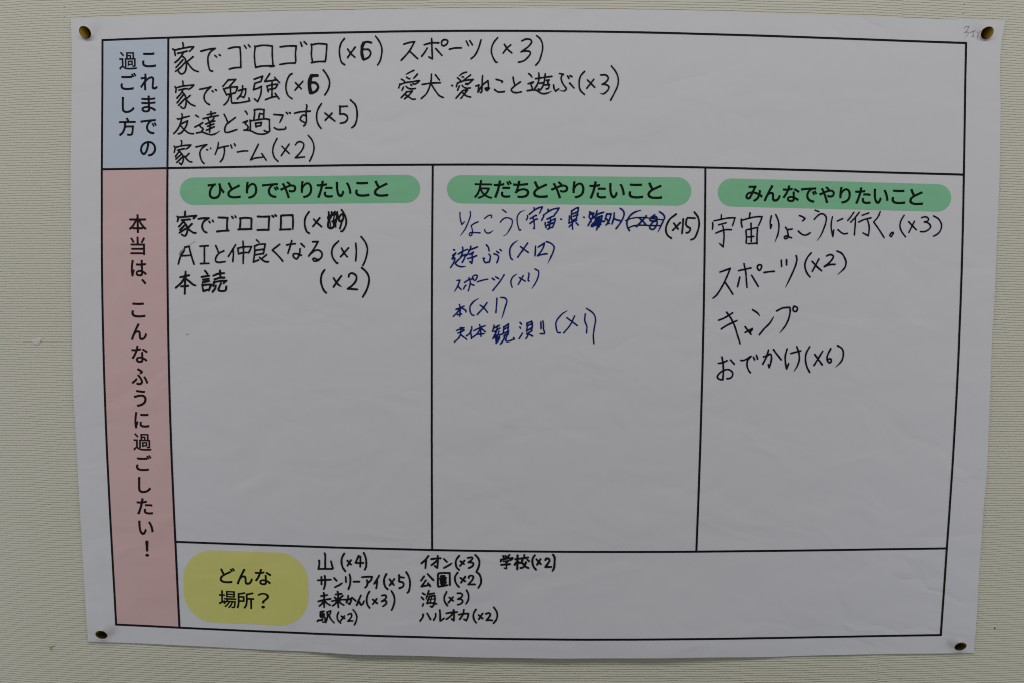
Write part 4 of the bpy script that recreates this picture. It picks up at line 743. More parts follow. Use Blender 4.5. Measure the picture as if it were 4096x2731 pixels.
(1.47, '', [(432.86, 404.98, 0), (432.72, 403.82, 0), (433.63, 400.37, 0)]),
(1.47, '', [(435.18, 404.99, 0), (438.21, 406.74, 0), (441.81, 408.64, 1), (441.55, 405.90, 0), (439.99, 402.00, 0)]),
(1.47, '', [(434.48, 402.54, 0), (437.36, 403.85, 0), (440.83, 405.03, 0)]),
(1.47, '', [(437.61, 408.18, 0), (437.50, 405.01, 0), (436.52, 401.25, 0)]),
(1.47, '', [(435.24, 399.08, 0), (437.11, 400.10, 0), (438.56, 400.69, 0), (439.72, 400.64, 0)]),
(1.45, '', [(446.89, 408.24, 0), (447.62, 407.95, 0)]),
(1.47, '', [(454.83, 411.16, 0), (454.71, 408.57, 0), (454.32, 404.68, 1), (457.93, 406.00, 0), (461.40, 407.17, 0)]),
(1.47, '', [(456.66, 415.78, 0), (456.56, 412.04, 0), (456.60, 408.30, 0), (457.34, 407.44, 0)]),
(1.47, '', [(456.95, 415.78, 0), (460.40, 417.96, 0), (462.85, 418.84, 1), (462.59, 416.10, 0), (461.90, 413.22, 0), (461.37, 409.77, 0)]),
(1.47, '', [(457.85, 412.91, 0), (460.73, 414.37, 0), (461.88, 414.80, 0)]),
(1.47, '', [(458.17, 410.61, 0), (460.76, 411.78, 0), (462.49, 412.22, 0)]),
(1.47, '', [(457.05, 406.86, 0), (459.65, 408.03, 0), (461.38, 408.76, 0)]),
(1.47, '', [(457.65, 405.71, 0), (457.54, 402.25, 0), (457.87, 399.23, 0)]),
(1.47, '', [(454.51, 401.22, 0), (455.94, 402.82, 0), (457.10, 403.11, 0)]),
(1.47, '', [(460.84, 405.01, 0), (462.01, 404.01, 0), (462.90, 402.86, 0)]),
(1.45, '', [(467.59, 410.15, 0), (468.32, 409.95, 0)]),
(1.51, '', [(473.76, 414.73, 0), (475.23, 413.31, 0), (476.96, 413.89, 1), (475.56, 409.85, 0), (474.15, 406.97, 0), (471.75, 402.34, 0)]),
(1.47, '', [(473.47, 414.45, 0), (472.92, 412.14, 0), (472.66, 410.41, 0), (474.14, 408.12, 0), (474.45, 406.10, 0)]),
(1.46, '', [(479.82, 416.21, 0), (478.72, 412.18, 0), (476.44, 409.00, 0)]),
(1.59, '', [(478.66, 411.31, 0), (480.95, 413.05, 0), (485.85, 414.64, 0)]),
(1.59, '', [(473.11, 415.02, 0), (474.01, 412.72, 0)]),
(1.74, '', [(475.15, 413.88, 0), (476.35, 411.01, 0)]),
(1.59, '', [(478.69, 409.30, 0), (481.57, 410.47, 0), (484.45, 411.35, 1), (483.36, 406.45, 0), (481.69, 401.25, 0)]),
(1.59, '', [(478.69, 409.01, 0), (477.86, 405.84, 0), (475.29, 403.52, 0), (474.73, 401.78, 1), (480.50, 403.55, 0), (483.40, 403.86, 0)]),
(2.32, '', [(475.88, 402.08, 0), (478.75, 404.69, 0), (481.57, 409.89, 0)]),
(1.97, '', [(477.02, 403.53, 0), (481.05, 405.57, 0), (482.18, 408.17, 0)]),
(1.59, '', [(481.05, 406.15, 0), (483.94, 406.34, 0), (486.83, 406.59, 0)]),
(1.59, '', [(482.16, 409.32, 0), (481.07, 404.71, 0), (479.69, 398.93, 0)]),
(1.59, '', [(488.77, 413.39, 0), (487.94, 410.51, 0), (487.39, 408.49, 0)]),
(1.59, '', [(488.77, 412.81, 0), (492.53, 413.41, 1), (491.44, 408.80, 0), (489.47, 404.76, 0), (488.04, 403.14, 0)]),
(1.59, '', [(488.83, 408.50, 0), (490.92, 404.48, 0)]),
(1.59, '', [(495.41, 414.01, 0), (495.18, 409.98, 0), (493.53, 404.21, 0)]),
(1.59, '', [(496.07, 408.54, 0), (498.40, 407.70, 0), (500.44, 407.31, 0)]),
(1.58, '', [(500.79, 418.23, 0), (503.13, 416.52, 0), (504.33, 414.22, 0), (503.92, 410.77, 0), (501.67, 406.15, 0), (499.41, 402.68, 0), (497.25, 399.90, 0)]),
(1.58, '<', [(519.80, 416.57, 0), (515.88, 415.68, 0), (511.29, 413.12, 0), (508.34, 409.42, 0), (507.01, 405.49, 0), (507.53, 401.81, 0), (508.49, 399.74, 0), (509.44, 398.25, 0)]),
(1.58, '', [(524.18, 403.76, 0), (522.52, 405.82, 0), (518.29, 409.71, 0)]),
(1.58, '', [(524.51, 411.59, 0), (522.92, 409.51, 0), (515.64, 401.63, 0)]),
(1.58, '', [(532.13, 412.56, 0), (529.16, 410.47, 0), (527.80, 408.85, 0), (528.28, 407.47, 0), (531.07, 407.03, 0), (533.61, 407.51, 0), (534.26, 409.81, 0), (533.08, 410.95, 0), (530.78, 410.25, 0)]),
(1.58, '', [(534.07, 407.51, 0), (534.57, 405.67, 0), (533.69, 402.90, 0), (531.66, 399.89, 0), (529.81, 399.42, 0), (527.82, 400.79, 0), (528.59, 403.33, 0), (530.85, 406.11, 0), (533.84, 407.51, 0)]),
(1.58, '>', [(536.47, 415.46, 0), (539.76, 413.07, 0), (541.19, 410.55, 0), (540.09, 407.55, 0), (537.64, 402.00, 0), (535.19, 396.80, 0)])]),
('strike', 'k', 'two black strokes crossing out the blue number', [(1.16, '', [(505.82, 407.28, 0), (510.20, 408.97, 0), (514.81, 409.92, 0), (519.44, 410.13, 0), (524.07, 410.02, 0), (531.03, 409.10, 0), (539.38, 408.12, 0)]),
(1.34, '', [(508.36, 400.55, 0), (511.47, 402.07, 0), (514.93, 402.89, 0), (520.71, 403.16, 0), (527.67, 402.98, 0), (532.53, 402.89, 0), (538.09, 402.97, 0)])]),
('travel_count', 'k', 'black corrected count after the struck out blue number', [(1.77, '', [(551.55, 413.33, 0), (545.86, 408.57, 0), (542.53, 400.49, 0), (543.80, 394.74, 0), (547.63, 391.59, 0)]),
(1.78, '', [(549.68, 405.15, 0), (553.54, 399.99, 0)]),
(1.77, '', [(555.46, 405.76, 0), (548.82, 398.80, 0)]),
(1.77, '', [(558.11, 408.94, 0), (557.83, 402.90, 0), (557.21, 395.98, 0)]),
(1.77, '', [(561.18, 408.96, 0), (560.70, 404.07, 0), (562.19, 402.06, 0), (564.65, 400.64, 0), (564.56, 398.91, 0), (562.59, 396.59, 0), (561.14, 396.70, 0)]),
(1.77, '', [(562.02, 410.12, 0), (568.68, 409.76, 0)]),
(1.77, '', [(567.99, 415.33, 0), (571.26, 411.04, 0), (572.66, 404.72, 0), (570.98, 396.64, 0), (568.19, 391.44, 0), (565.61, 390.38, 0)])]),
('playing', 'b', 'second blue line of the middle column', [(1.47, '', [(349.45, 379.90, 0), (350.44, 379.51, 0)]),
(1.47, '', [(348.59, 374.68, 0), (351.50, 377.02, 1), (348.02, 371.20, 0), (350.35, 372.66, 0), (350.64, 371.50, 0), (349.19, 367.43, 0), (346.75, 363.64, 0)]),
(1.48, '>', [(350.94, 367.15, 0), (354.16, 364.85, 0), (356.79, 364.46, 0), (360.58, 364.72, 0)]),
(1.47, '', [(353.54, 375.87, 0), (357.33, 378.22, 0), (361.98, 380.28, 0)]),
(1.47, '', [(357.60, 382.28, 0), (357.90, 379.67, 0), (356.18, 373.28, 0), (353.27, 370.36, 0), (351.23, 367.74, 0)]),
(1.47, '', [(356.17, 373.86, 0), (360.54, 375.63, 1), (359.10, 371.56, 0), (357.36, 368.36, 0)]),
(1.47, '', [(365.17, 383.19, 0), (364.89, 381.45, 0), (362.00, 375.64, 0), (360.84, 374.47, 0)]),
(1.47, '', [(363.15, 379.41, 0), (367.22, 380.89, 0), (371.17, 382.54, 0)]),
(1.47, '', [(364.04, 375.65, 0), (367.52, 377.88, 1), (366.37, 375.09, 0), (366.68, 371.61, 0), (366.11, 367.55, 1), (364.24, 369.27, 0)]),
(1.47, '', [(362.30, 371.87, 0), (366.67, 373.06, 0), (370.45, 374.54, 0)]),
(1.47, '', [(379.43, 384.44, 0), (381.19, 382.14, 0), (381.91, 378.96, 0)]),
(1.47, '', [(376.47, 372.26, 0), (378.04, 372.27, 0), (376.88, 371.68, 0), (377.76, 369.08, 0), (379.52, 368.22, 0), (380.56, 368.80, 0)]),
(1.47, '', [(381.81, 376.06, 0), (383.10, 374.04, 0), (382.71, 371.14, 0), (381.85, 368.52, 0)]),
(1.47, '', [(386.46, 376.38, 0), (389.97, 374.96, 0), (390.56, 372.93, 0), (389.70, 370.03, 0), (388.96, 368.28, 0)]),
(1.47, '', [(388.78, 378.71, 0), (390.83, 377.28, 0)]),
(1.47, '', [(391.80, 380.47, 0), (393.14, 379.03, 0)]),
(1.47, '<', [(407.91, 388.68, 0), (403.28, 385.18, 0), (400.87, 380.53, 0), (401.03, 375.32, 0), (402.22, 371.85, 0), (403.38, 371.28, 0)]),
(1.47, '', [(416.94, 386.31, 0), (412.63, 380.03, 0), (408.03, 373.51, 0)]),
(1.47, '', [(410.57, 383.03, 0), (417.59, 377.86, 0)]),
(1.47, '', [(424.23, 383.58, 0), (423.84, 374.89, 0)]),
(1.47, '', [(426.57, 382.73, 0), (432.34, 386.52, 1), (431.22, 382.47, 0), (428.93, 378.40, 0), (426.06, 374.79, 1), (430.12, 376.09, 0), (434.76, 376.82, 0)]),
(1.47, '>', [(434.07, 387.81, 0), (438.16, 386.27, 0), (441.09, 383.11, 0), (440.27, 378.48, 0), (437.71, 372.67, 0), (435.43, 368.13, 0)])]),
('sports_friends', 'b', 'third blue line of the middle column', [(1.35, '>', [(352.45, 351.98, 0), (355.37, 352.29, 1), (353.34, 347.03, 0), (350.14, 341.47, 0)]),
(1.35, '>', [(353.34, 346.74, 0), (357.15, 343.10, 0)]),
(1.35, '', [(359.46, 350.10, 0), (363.25, 352.63, 0), (367.33, 353.54, 0)]),
(1.35, '', [(363.54, 354.56, 0), (364.72, 351.19, 0), (364.44, 347.69, 0), (363.00, 342.44, 0)]),
(1.35, '', [(361.05, 347.67, 0), (360.06, 347.08, 0), (358.72, 344.27, 0)]),
(1.35, '', [(364.72, 349.15, 0), (368.24, 347.60, 0)]),
(1.35, '', [(367.33, 354.12, 0), (366.74, 355.28, 0), (369.65, 357.04, 0), (371.12, 356.47, 0), (370.25, 353.27, 0), (368.80, 351.80, 0), (367.33, 353.83, 0)]),
(1.35, '', [(371.14, 350.83, 0), (376.68, 352.44, 0), (380.88, 353.34, 0)]),
(1.35, '', [(384.84, 354.24, 0), (386.89, 352.63, 0)]),
(1.35, '', [(388.04, 355.43, 0), (390.97, 353.70, 0)]),
(1.35, '', [(395.79, 357.51, 0), (392.44, 351.97, 0), (385.37, 342.89, 0)]),
(1.35, '<', [(407.44, 358.35, 0), (403.79, 355.53, 0), (402.06, 352.03, 0), (402.39, 347.96, 0), (403.27, 346.11, 0)]),
(1.35, '', [(409.62, 354.99, 0), (415.19, 351.66, 0)]),
(1.35, '', [(413.28, 356.88, 0), (408.68, 348.59, 0)]),
(1.35, '', [(418.04, 359.12, 0), (418.51, 358.54, 0), (417.81, 352.14, 0), (418.69, 351.86, 0)]),
(1.35, '>', [(423.83, 362.93, 0), (427.06, 360.93, 0), (426.81, 355.70, 0), (423.96, 349.28, 0), (420.96, 345.07, 0)])]),
('book', 'b', 'short fourth blue line of the middle column', [(1.42, '', [(354.85, 330.05, 0), (355.62, 327.14, 0), (355.30, 318.95, 0)]),
(1.42, '', [(351.65, 325.47, 0), (355.45, 326.84, 0), (359.25, 328.63, 0)]),
(1.42, '', [(355.45, 327.14, 0), (353.70, 323.61, 0), (349.32, 319.02, 0)]),
(1.42, '', [(356.03, 327.43, 0), (361.02, 324.25, 0), (360.90, 323.20, 0)]),
(1.42, '', [(353.12, 320.57, 0), (357.05, 321.30, 0)]),
(1.41, '<', [(372.67, 335.73, 0), (368.01, 332.78, 0), (364.81, 328.37, 0), (364.82, 323.70, 0), (366.59, 320.49, 0), (368.35, 320.21, 0)]),
(1.41, '', [(373.87, 329.61, 0), (377.39, 327.01, 0), (380.80, 322.94, 0)]),
(1.41, '', [(380.29, 331.99, 0), (376.81, 327.00, 0), (371.27, 320.82, 0)]),
(1.41, '', [(389.32, 336.14, 0), (388.95, 329.72, 0), (388.41, 322.70, 0)]),
(1.41, '>', [(392.53, 336.75, 0), (396.63, 336.20, 0), (398.40, 333.88, 0), (396.97, 328.03, 0), (393.83, 317.36, 0)])]),
('astronomy', 'b', 'lowest blue line of the middle column', [(1.38, '', [(355.80, 308.68, 0), (359.24, 308.71, 0)]),
(1.38, '', [(352.24, 306.15, 0), (356.11, 307.44, 0), (359.56, 306.52, 0), (353.62, 303.79, 0)]),
(1.38, '', [(356.42, 308.69, 0), (356.13, 303.06, 0), (353.64, 298.65, 0), (350.51, 295.99, 0)]),
(1.38, '', [(356.13, 302.43, 0), (361.77, 298.09, 0)]),
(1.37, '', [(366.42, 309.70, 0), (366.12, 306.89, 0), (363.95, 303.12, 0), (361.45, 301.22, 0)]),
(1.38, '', [(365.18, 306.26, 0), (366.15, 298.75, 0)]),
(1.38, '', [(368.31, 306.15, 0), (373.61, 308.82, 0), (378.60, 310.74, 0)]),
(1.37, '', [(373.60, 311.64, 0), (374.24, 308.83, 0), (374.90, 300.70, 0)]),
(1.37, '', [(373.93, 307.57, 0), (371.14, 303.17, 0), (367.09, 300.01, 0)]),
(1.37, '', [(375.18, 308.21, 0), (378.94, 305.11, 0)]),
(1.38, '', [(372.08, 302.87, 0), (377.70, 303.54, 0)]),
(1.37, '<', [(453.95, 325.15, 0), (449.01, 321.88, 0), (444.09, 315.61, 0), (443.51, 311.23, 0), (445.45, 305.00, 0), (447.63, 305.02, 0)]),
(1.37, '', [(460.55, 320.22, 0), (456.60, 311.95, 0), (450.76, 304.73, 0)]),
(1.37, '', [(453.41, 318.67, 0), (463.15, 311.51, 0)]),
(1.37, '', [(470.30, 322.16, 0), (469.95, 315.80, 0), (471.88, 310.82, 0), (471.65, 304.89, 0)]),
(1.37, '', [(471.36, 327.34, 0), (477.64, 322.71, 0), (479.70, 317.74, 0), (478.75, 309.63, 0), (477.92, 302.12, 0), (478.51, 295.56, 0)]),
(1.42, '', [(386.79, 311.15, 0), (386.34, 308.45, 0), (385.30, 305.63, 0)]),
(1.42, '', [(386.92, 308.69, 0), (389.26, 310.11, 0), (391.59, 311.19, 0)]),
(1.42, '', [(386.94, 305.29, 0), (389.74, 307.07, 0), (392.31, 308.73, 0)]),
(1.42, '', [(389.96, 310.35, 0), (389.51, 307.30, 0), (387.89, 303.07, 0), (385.81, 299.06, 0)]),
(1.42, '', [(391.39, 305.91, 0), (390.47, 303.09, 0), (389.08, 301.20, 0)]),
(1.42, '', [(391.41, 302.16, 0), (394.45, 303.24, 0)]),
(2.81, '', [(387.90, 302.13, 0), (389.55, 299.79, 0), (390.26, 298.63, 0)]),
(2.11, '', [(386.97, 300.95, 0), (388.38, 299.79, 0)]),
(2.11, '', [(391.66, 300.28, 0), (389.79, 298.86, 0), (388.87, 295.56, 0)]),
(1.41, '', [(388.39, 297.91, 0), (389.57, 296.51, 0)]),
(1.64, '', [(391.43, 298.87, 0), (390.27, 296.75, 0)]),
(1.42, '', [(395.70, 309.93, 0), (395.60, 306.88, 0), (395.27, 303.83, 0)]),
(1.42, '', [(396.05, 309.81, 0), (397.92, 311.12, 0), (400.01, 312.77, 1), (399.91, 310.20, 0), (399.59, 306.44, 0), (399.14, 303.16, 0)]),
(1.42, '', [(396.53, 307.83, 0), (400.03, 309.96, 0)]),
(1.42, '', [(396.56, 304.31, 0), (400.29, 305.98, 0)]),
(2.11, '', [(399.59, 305.27, 0), (399.38, 303.16, 0)]),
(1.42, '', [(395.87, 301.37, 0), (397.04, 302.55, 0), (400.08, 303.16, 0)]),
(1.42, '', [(396.80, 302.43, 0), (396.12, 299.38, 0), (394.73, 296.78, 0), (392.63, 294.42, 0)]),
(1.42, '', [(398.91, 302.22, 0), (397.76, 298.92, 0), (397.77, 297.28, 0), (399.18, 296.70, 0), (401.99, 297.54, 0), (405.50, 298.86, 1), (404.79, 300.15, 0)]),
(1.52, '', [(410.54, 314.03, 0), (411.95, 312.40, 0)]),
(1.40, '', [(410.45, 309.81, 0), (411.16, 308.64, 0)]),
(1.42, '<', [(413.42, 304.91, 0), (411.80, 302.32, 0), (409.95, 299.25, 0)]),
(1.41, '', [(416.86, 313.60, 0), (417.13, 309.39, 0), (416.57, 305.64, 0)]),
(1.41, '', [(417.33, 313.37, 0), (419.66, 314.56, 0), (421.29, 315.28, 1), (421.79, 311.77, 0), (421.36, 307.08, 0)]),
(1.64, '', [(421.29, 315.04, 0), (422.02, 311.30, 0), (421.12, 307.55, 0)]),
(1.41, '', [(417.35, 311.03, 0), (422.01, 313.18, 0)]),
(1.42, '', [(417.62, 306.82, 0), (421.57, 309.42, 0)]),
(1.42, '', [(416.70, 303.64, 0), (419.50, 305.19, 0), (421.60, 306.61, 0)]),
(1.42, '', [(418.11, 303.30, 0), (417.20, 300.95, 0), (416.04, 299.30, 0)]),
(1.42, '', [(419.40, 303.08, 0), (422.34, 301.65, 0)]),
(1.41, '', [(429.71, 314.76, 0), (429.86, 311.36, 0), (429.89, 308.32, 0)]),
(1.41, '>', [(431.57, 315.59, 0), (432.20, 311.38, 0), (432.11, 308.33, 0), (433.19, 305.29, 0), (432.97, 304.00, 1), (428.41, 303.85, 0)])]),
('space_travel', 'p', 'purple black line at the top of the right column', [(1.49, '', [(592.52, 412.94, 0), (592.60, 409.50, 0)]),
(1.49, '>', [(585.99, 407.55, 0), (592.90, 409.04, 0), (598.65, 410.11, 0), (605.00, 410.44, 1), (603.94, 406.69, 0), (602.59, 402.37, 0)]),
(1.49, '', [(584.76, 405.99, 0), (585.05, 403.12, 0), (584.72, 399.95, 0)]),
(1.49, '', [(590.41, 404.02, 0), (597.02, 405.79, 0)]),
(1.49, '', [(587.98, 396.51, 0), (593.71, 398.86, 0), (597.74, 399.75, 0), (602.08, 399.66, 0)]),
(1.49, '>', [(594.07, 403.18, 0), (594.99, 398.58, 0), (595.47, 392.82, 0), (595.13, 387.62, 0), (594.92, 384.04, 1), (591.07, 387.60, 0)]),
(1.49, '', [(618.47, 414.83, 0), (618.00, 410.52, 0)]),
(1.49, '', [(610.69, 409.33, 0), (610.90, 405.59, 0), (611.69, 401.85, 0)]),
(1.49, '', [(611.42, 408.18, 0), (617.15, 409.94, 0), (624.05, 411.42, 0), (629.53, 411.57, 1), (628.19, 407.43, 0), (626.56, 403.68, 0)]),
(1.49, '', [(615.96, 399.75, 0), (620.85, 400.76, 0), (625.73, 401.95, 1), (625.36, 394.17, 0), (625.54, 386.96, 0)]),
(1.49, '', [(615.11, 399.00, 0), (615.71, 393.53, 0), (615.68, 387.65, 0)]),
(1.49, '', [(619.57, 405.65, 0), (620.08, 397.02, 0), (620.28, 389.06, 0)]),
(1.49, '', [(615.84, 393.07, 0), (622.47, 393.75, 0)]),
(1.50, '', [(617.43, 387.20, 0), (621.77, 387.34, 0), (625.52, 387.83, 0)]),
(1.49, '', [(637.88, 412.37, 0), (636.99, 406.91, 0), (637.49, 401.16, 1), (638.39, 404.33, 0)]),
(1.49, '>', [(641.78, 413.55, 0), (644.37, 407.53, 0), (644.99, 401.79, 0), (644.12, 395.45, 0), (641.53, 388.51, 0)]),
(1.49, '', [(650.99, 402.11, 0), (652.68, 399.53, 0), (653.36, 396.08, 0), (653.54, 393.78, 0), (652.88, 392.34, 0), (651.16, 391.75, 0), (650.10, 392.61, 0), (651.10, 394.23, 0), (653.42, 393.78, 0), (656.81, 392.65, 0)]),
(1.49, '', [(652.95, 400.11, 0), (657.16, 400.60, 0)]),
(1.49, '', [(663.16, 412.83, 0), (666.20, 411.70, 0), (668.44, 410.10, 1), (666.31, 407.96, 0)]),
(1.49, '', [(662.65, 398.74, 0), (666.08, 395.88, 0), (668.99, 395.15, 0), (671.85, 396.21, 0), (673.44, 397.37, 0)]),
(1.49, '', [(677.28, 417.62, 0), (680.77, 416.50, 0)]),
(1.49, '>', [(676.77, 409.47, 0), (680.01, 412.94, 0), (682.85, 414.56, 0), (685.76, 413.83, 0), (687.57, 411.26, 0), (687.41, 407.24, 0), (685.58, 400.90, 0), (682.89, 394.55, 0), (679.84, 390.21, 0)]),
(1.42, '', [(693.14, 411.78, 0), (692.39, 407.04, 0), (692.42, 401.56, 0), (694.05, 394.09, 1), (694.77, 400.08, 0)]),
(1.42, '', [(697.61, 408.07, 0), (702.45, 410.25, 0)]),
(1.42, '', [(698.46, 400.36, 0), (701.45, 397.88, 0), (703.99, 396.65, 0), (707.23, 397.07, 0)]),
(1.42, '', [(712.36, 416.03, 0), (709.50, 411.64, 0), (707.10, 408.63, 0)]),
(1.42, '', [(717.35, 416.16, 0), (713.52, 411.16, 0), (709.90, 407.16, 0)]),
(1.42, '', [(714.02, 411.17, 0), (713.99, 404.70, 0), (713.54, 395.72, 0)]),
(1.42, '', [(719.95, 413.35, 0), (725.87, 415.57, 0)]),
(1.42, '', [(717.05, 407.31, 0), (721.58, 409.48, 0), (728.02, 411.16, 0)]),
(1.42, '', [(724.83, 409.50, 0), (726.51, 404.28, 0), (726.70, 398.80, 0), (726.08, 395.06, 1), (721.24, 397.52, 0)]),
(1.42, '', [(736.22, 416.78, 0), (734.48, 412.30, 0), (730.65, 407.40, 1), (734.85, 401.85, 0), (740.66, 393.31, 0)]),
(1.42, '', [(747.14, 394.20, 0), (745.60, 395.19, 0), (746.29, 396.94, 0), (747.99, 398.34, 0), (748.76, 397.70, 0), (747.60, 395.20, 0)]),
(1.42, '', [(757.92, 413.70, 0), (755.12, 408.45, 0), (754.54, 403.97, 0), (755.95, 399.49, 0), (759.90, 394.29, 0)]),
(1.42, '', [(762.14, 408.00, 0), (769.42, 400.68, 0)]),
(1.42, '', [(767.52, 408.44, 0), (762.76, 398.29, 0)]),
(1.42, '', [(773.75, 411.56, 0), (776.96, 412.48, 0), (780.03, 410.86, 0), (779.85, 409.12, 0), (776.40, 407.70, 1), (779.68, 407.13, 0), (782.31, 403.66, 0), (780.42, 400.91, 0), (776.99, 399.14, 0), (773.24, 399.11, 0)]),
(1.42, '', [(784.53, 413.23, 0), (789.03, 410.67, 0), (791.99, 405.72, 0), (791.67, 401.23, 0), (789.08, 397.23, 0), (785.16, 394.96, 0)])]),
('sports_all', 'p', 'second purple black line of the right column', [(1.61, '', [(592.55, 361.21, 0), (601.75, 364.64, 1), (598.75, 356.62, 0), (594.32, 347.30, 0), (589.83, 340.29, 0), (586.70, 337.48, 0)]),
(1.61, '', [(597.41, 351.97, 0), (600.71, 347.35, 0), (604.64, 341.27, 0)]),
(1.61, '', [(609.35, 362.61, 0), (620.60, 365.17, 0)]),
(1.61, '', [(614.12, 369.01, 0), (615.73, 362.53, 0), (616.70, 353.85, 0), (617.45, 347.47, 0)]),
(1.61, '', [(610.65, 356.82, 0), (608.83, 347.98, 0)]),
(1.61, '', [(621.35, 358.52, 0), (627.70, 348.41, 0)]),
(1.61, '', [(628.06, 368.12, 0), (626.36, 366.66, 0), (627.31, 363.48, 0), (628.48, 362.91, 0), (629.88, 364.95, 0), (630.10, 367.56, 0), (628.05, 368.29, 0), (626.63, 367.24, 0)]),
(1.61, '', [(632.60, 361.03, 0), (636.93, 361.81, 0), (641.84, 362.25, 0)]),
(1.61, '', [(647.94, 372.31, 0), (648.39, 366.70, 0)]),
(1.61, '', [(652.74, 372.92, 0), (652.87, 368.12, 0)]),
(1.60, '>', [(661.32, 376.62, 0), (662.11, 373.27, 0), (660.57, 366.32, 0), (656.78, 357.03, 0), (652.52, 347.71, 0)]),
(1.60, '', [(674.96, 379.25, 0), (671.34, 374.49, 0), (669.51, 368.12, 0), (671.14, 361.76, 0), (674.47, 357.27, 0)]),
(1.61, '', [(676.07, 371.52, 0), (680.26, 367.04, 0), (684.90, 363.02, 0)]),
(1.61, '', [(682.08, 373.70, 0), (679.35, 368.19, 0), (676.34, 362.38, 0)]),
(1.60, '', [(688.95, 376.46, 0), (692.09, 377.81, 0), (694.72, 376.96, 0), (695.06, 375.23, 0), (692.30, 371.17, 0), (687.22, 366.80, 1), (691.80, 368.56, 0), (697.00, 369.00, 0)]),
(1.60, '>', [(698.23, 381.03, 0), (702.47, 379.04, 0), (705.81, 374.15, 0), (706.81, 370.11, 0), (705.79, 366.06, 0), (699.62, 359.65, 0)])]),
('camp', 'p', 'third purple black line without a count', [(1.61, '', [(592.23, 317.35, 0), (597.30, 319.43, 0), (604.88, 324.15, 0)]),
(1.62, '', [(594.92, 309.48, 0), (600.37, 313.03, 0), (609.01, 317.18, 0)]),
(1.61, '', [(599.39, 324.70, 0), (603.12, 319.77, 0), (606.79, 312.78, 0), (609.93, 303.45, 0), (612.44, 296.44, 0)]),
(1.62, '', [(616.60, 311.69, 0), (622.15, 304.71, 0)]),
(1.62, '', [(616.74, 306.31, 0), (623.18, 309.98, 1), (622.92, 308.52, 0), (620.94, 306.46, 0)]),
(1.61, '>', [(623.02, 327.20, 0), (627.46, 324.32, 0), (629.87, 321.42, 0)]),
(1.61, '<', [(642.68, 321.34, 0), (638.78, 314.77, 0), (633.68, 309.48, 0), (629.74, 304.30, 0)]),
(1.61, '>', [(644.99, 326.20, 0), (650.61, 328.97, 0), (656.99, 329.60, 1), (657.38, 325.99, 0), (656.13, 318.99, 0), (652.84, 311.96, 0), (648.34, 306.08, 0)]),
(1.61, '', [(661.03, 330.56, 0), (659.92, 328.93, 0), (660.28, 326.60, 0), (661.76, 325.74, 0), (662.91, 326.03, 0), (664.00, 328.66, 0), (662.79, 330.11, 0), (660.74, 330.68, 0)])]),
('outing', 'p', 'lowest purple black line of the right column', [(1.62, '', [(596.09, 284.28, 0), (597.08, 279.47, 0), (597.72, 272.42, 0), (597.66, 267.71, 0), (597.35, 263.29, 1), (594.24, 263.68, 0), (592.26, 265.90, 0), (594.40, 269.45, 0), (597.85, 271.83, 0), (602.51, 272.75, 0), (606.08, 270.13, 0), (606.15, 267.19, 0), (604.16, 264.82, 0), (601.25, 264.38, 0)]),
(1.62, '', [(592.90, 278.38, 0), (596.51, 278.88, 0), (601.02, 280.97, 0)]),
(1.62, '', [(604.05, 281.58, 0), (607.53, 277.79, 0)]),
(1.62, '', [(613.52, 281.25, 0), (616.32, 281.38, 0), (622.66, 285.07, 1), (619.55, 280.82, 0), (619.38, 276.12, 0), (620.95, 272.01, 0), (622.58, 269.97, 0)]),
(1.62, '', [(624.89, 284.39, 0), (626.13, 281.93, 0)]),
(1.62, '', [(627.59, 286.17, 0), (628.85, 282.65, 0)]),
(1.62, '', [(638.56, 290.94, 0), (636.69, 284.48, 0), (633.65, 277.99, 0)]),
(1.62, '', [(634.05, 284.75, 0), (637.24, 285.65, 0), (640.41, 287.32, 0), (641.48, 284.51, 0), (640.92, 279.22, 0), (639.58, 274.80, 1), (638.63, 277.74, 0)]),
(1.62, '', [(643.04, 291.45, 0), (646.55, 286.90, 0), (650.49, 281.94, 0)]),
(1.62, '', [(655.62, 292.13, 0), (654.16, 286.37, 0), (654.34, 279.91, 0), (655.69, 273.75, 1), (657.30, 278.64, 0)]),
(1.62, '', [(659.07, 287.99, 0), (668.04, 290.46, 0)]),
(1.62, '>', [(664.31, 294.36, 0), (666.69, 287.05, 0), (666.84, 281.77, 0), (664.98, 275.88, 0), (662.47, 271.63, 0)]),
(1.62, '', [(676.09, 294.28, 0), (673.07, 288.27, 0), (672.68, 281.82, 0), (674.34, 275.37, 0), (676.82, 270.80, 0)]),
(1.62, '', [(680.98, 287.28, 0), (688.17, 277.70, 0)]),
(1.62, '', [(688.18, 290.26, 0), (680.59, 277.18, 0)]),
(1.62, '', [(695.51, 292.66, 0), (692.67, 286.66, 0), (692.51, 282.55, 0), (694.05, 279.92, 0), (695.80, 279.94, 0), (695.99, 283.17, 0), (692.50, 282.85, 0)]),
(1.62, '>', [(701.60, 295.41, 0), (705.89, 292.63, 0), (707.11, 287.36, 0), (705.68, 281.48, 0), (700.32, 275.57, 0)])]),
('mountain', 'k', 'first small black entry in the bottom row', [(1.86, '', [(223.88, 89.86, 0), (224.07, 87.09, 0), (223.18, 81.73, 1), (229.10, 81.97, 0), (236.28, 81.99, 0)]),
(1.85, '', [(229.13, 96.91, 0), (229.70, 94.88, 0), (229.57, 88.90, 0), (229.61, 81.85, 0)]),
(1.85, '', [(235.06, 89.35, 0), (236.79, 82.64, 0)]),
(1.85, '', [(247.66, 96.98, 0), (245.41, 92.60, 0), (245.09, 87.91, 0), (246.21, 83.67, 0), (248.51, 80.08, 0)]),
(1.85, '', [(250.45, 90.34, 0), (254.00, 86.56, 0)]),
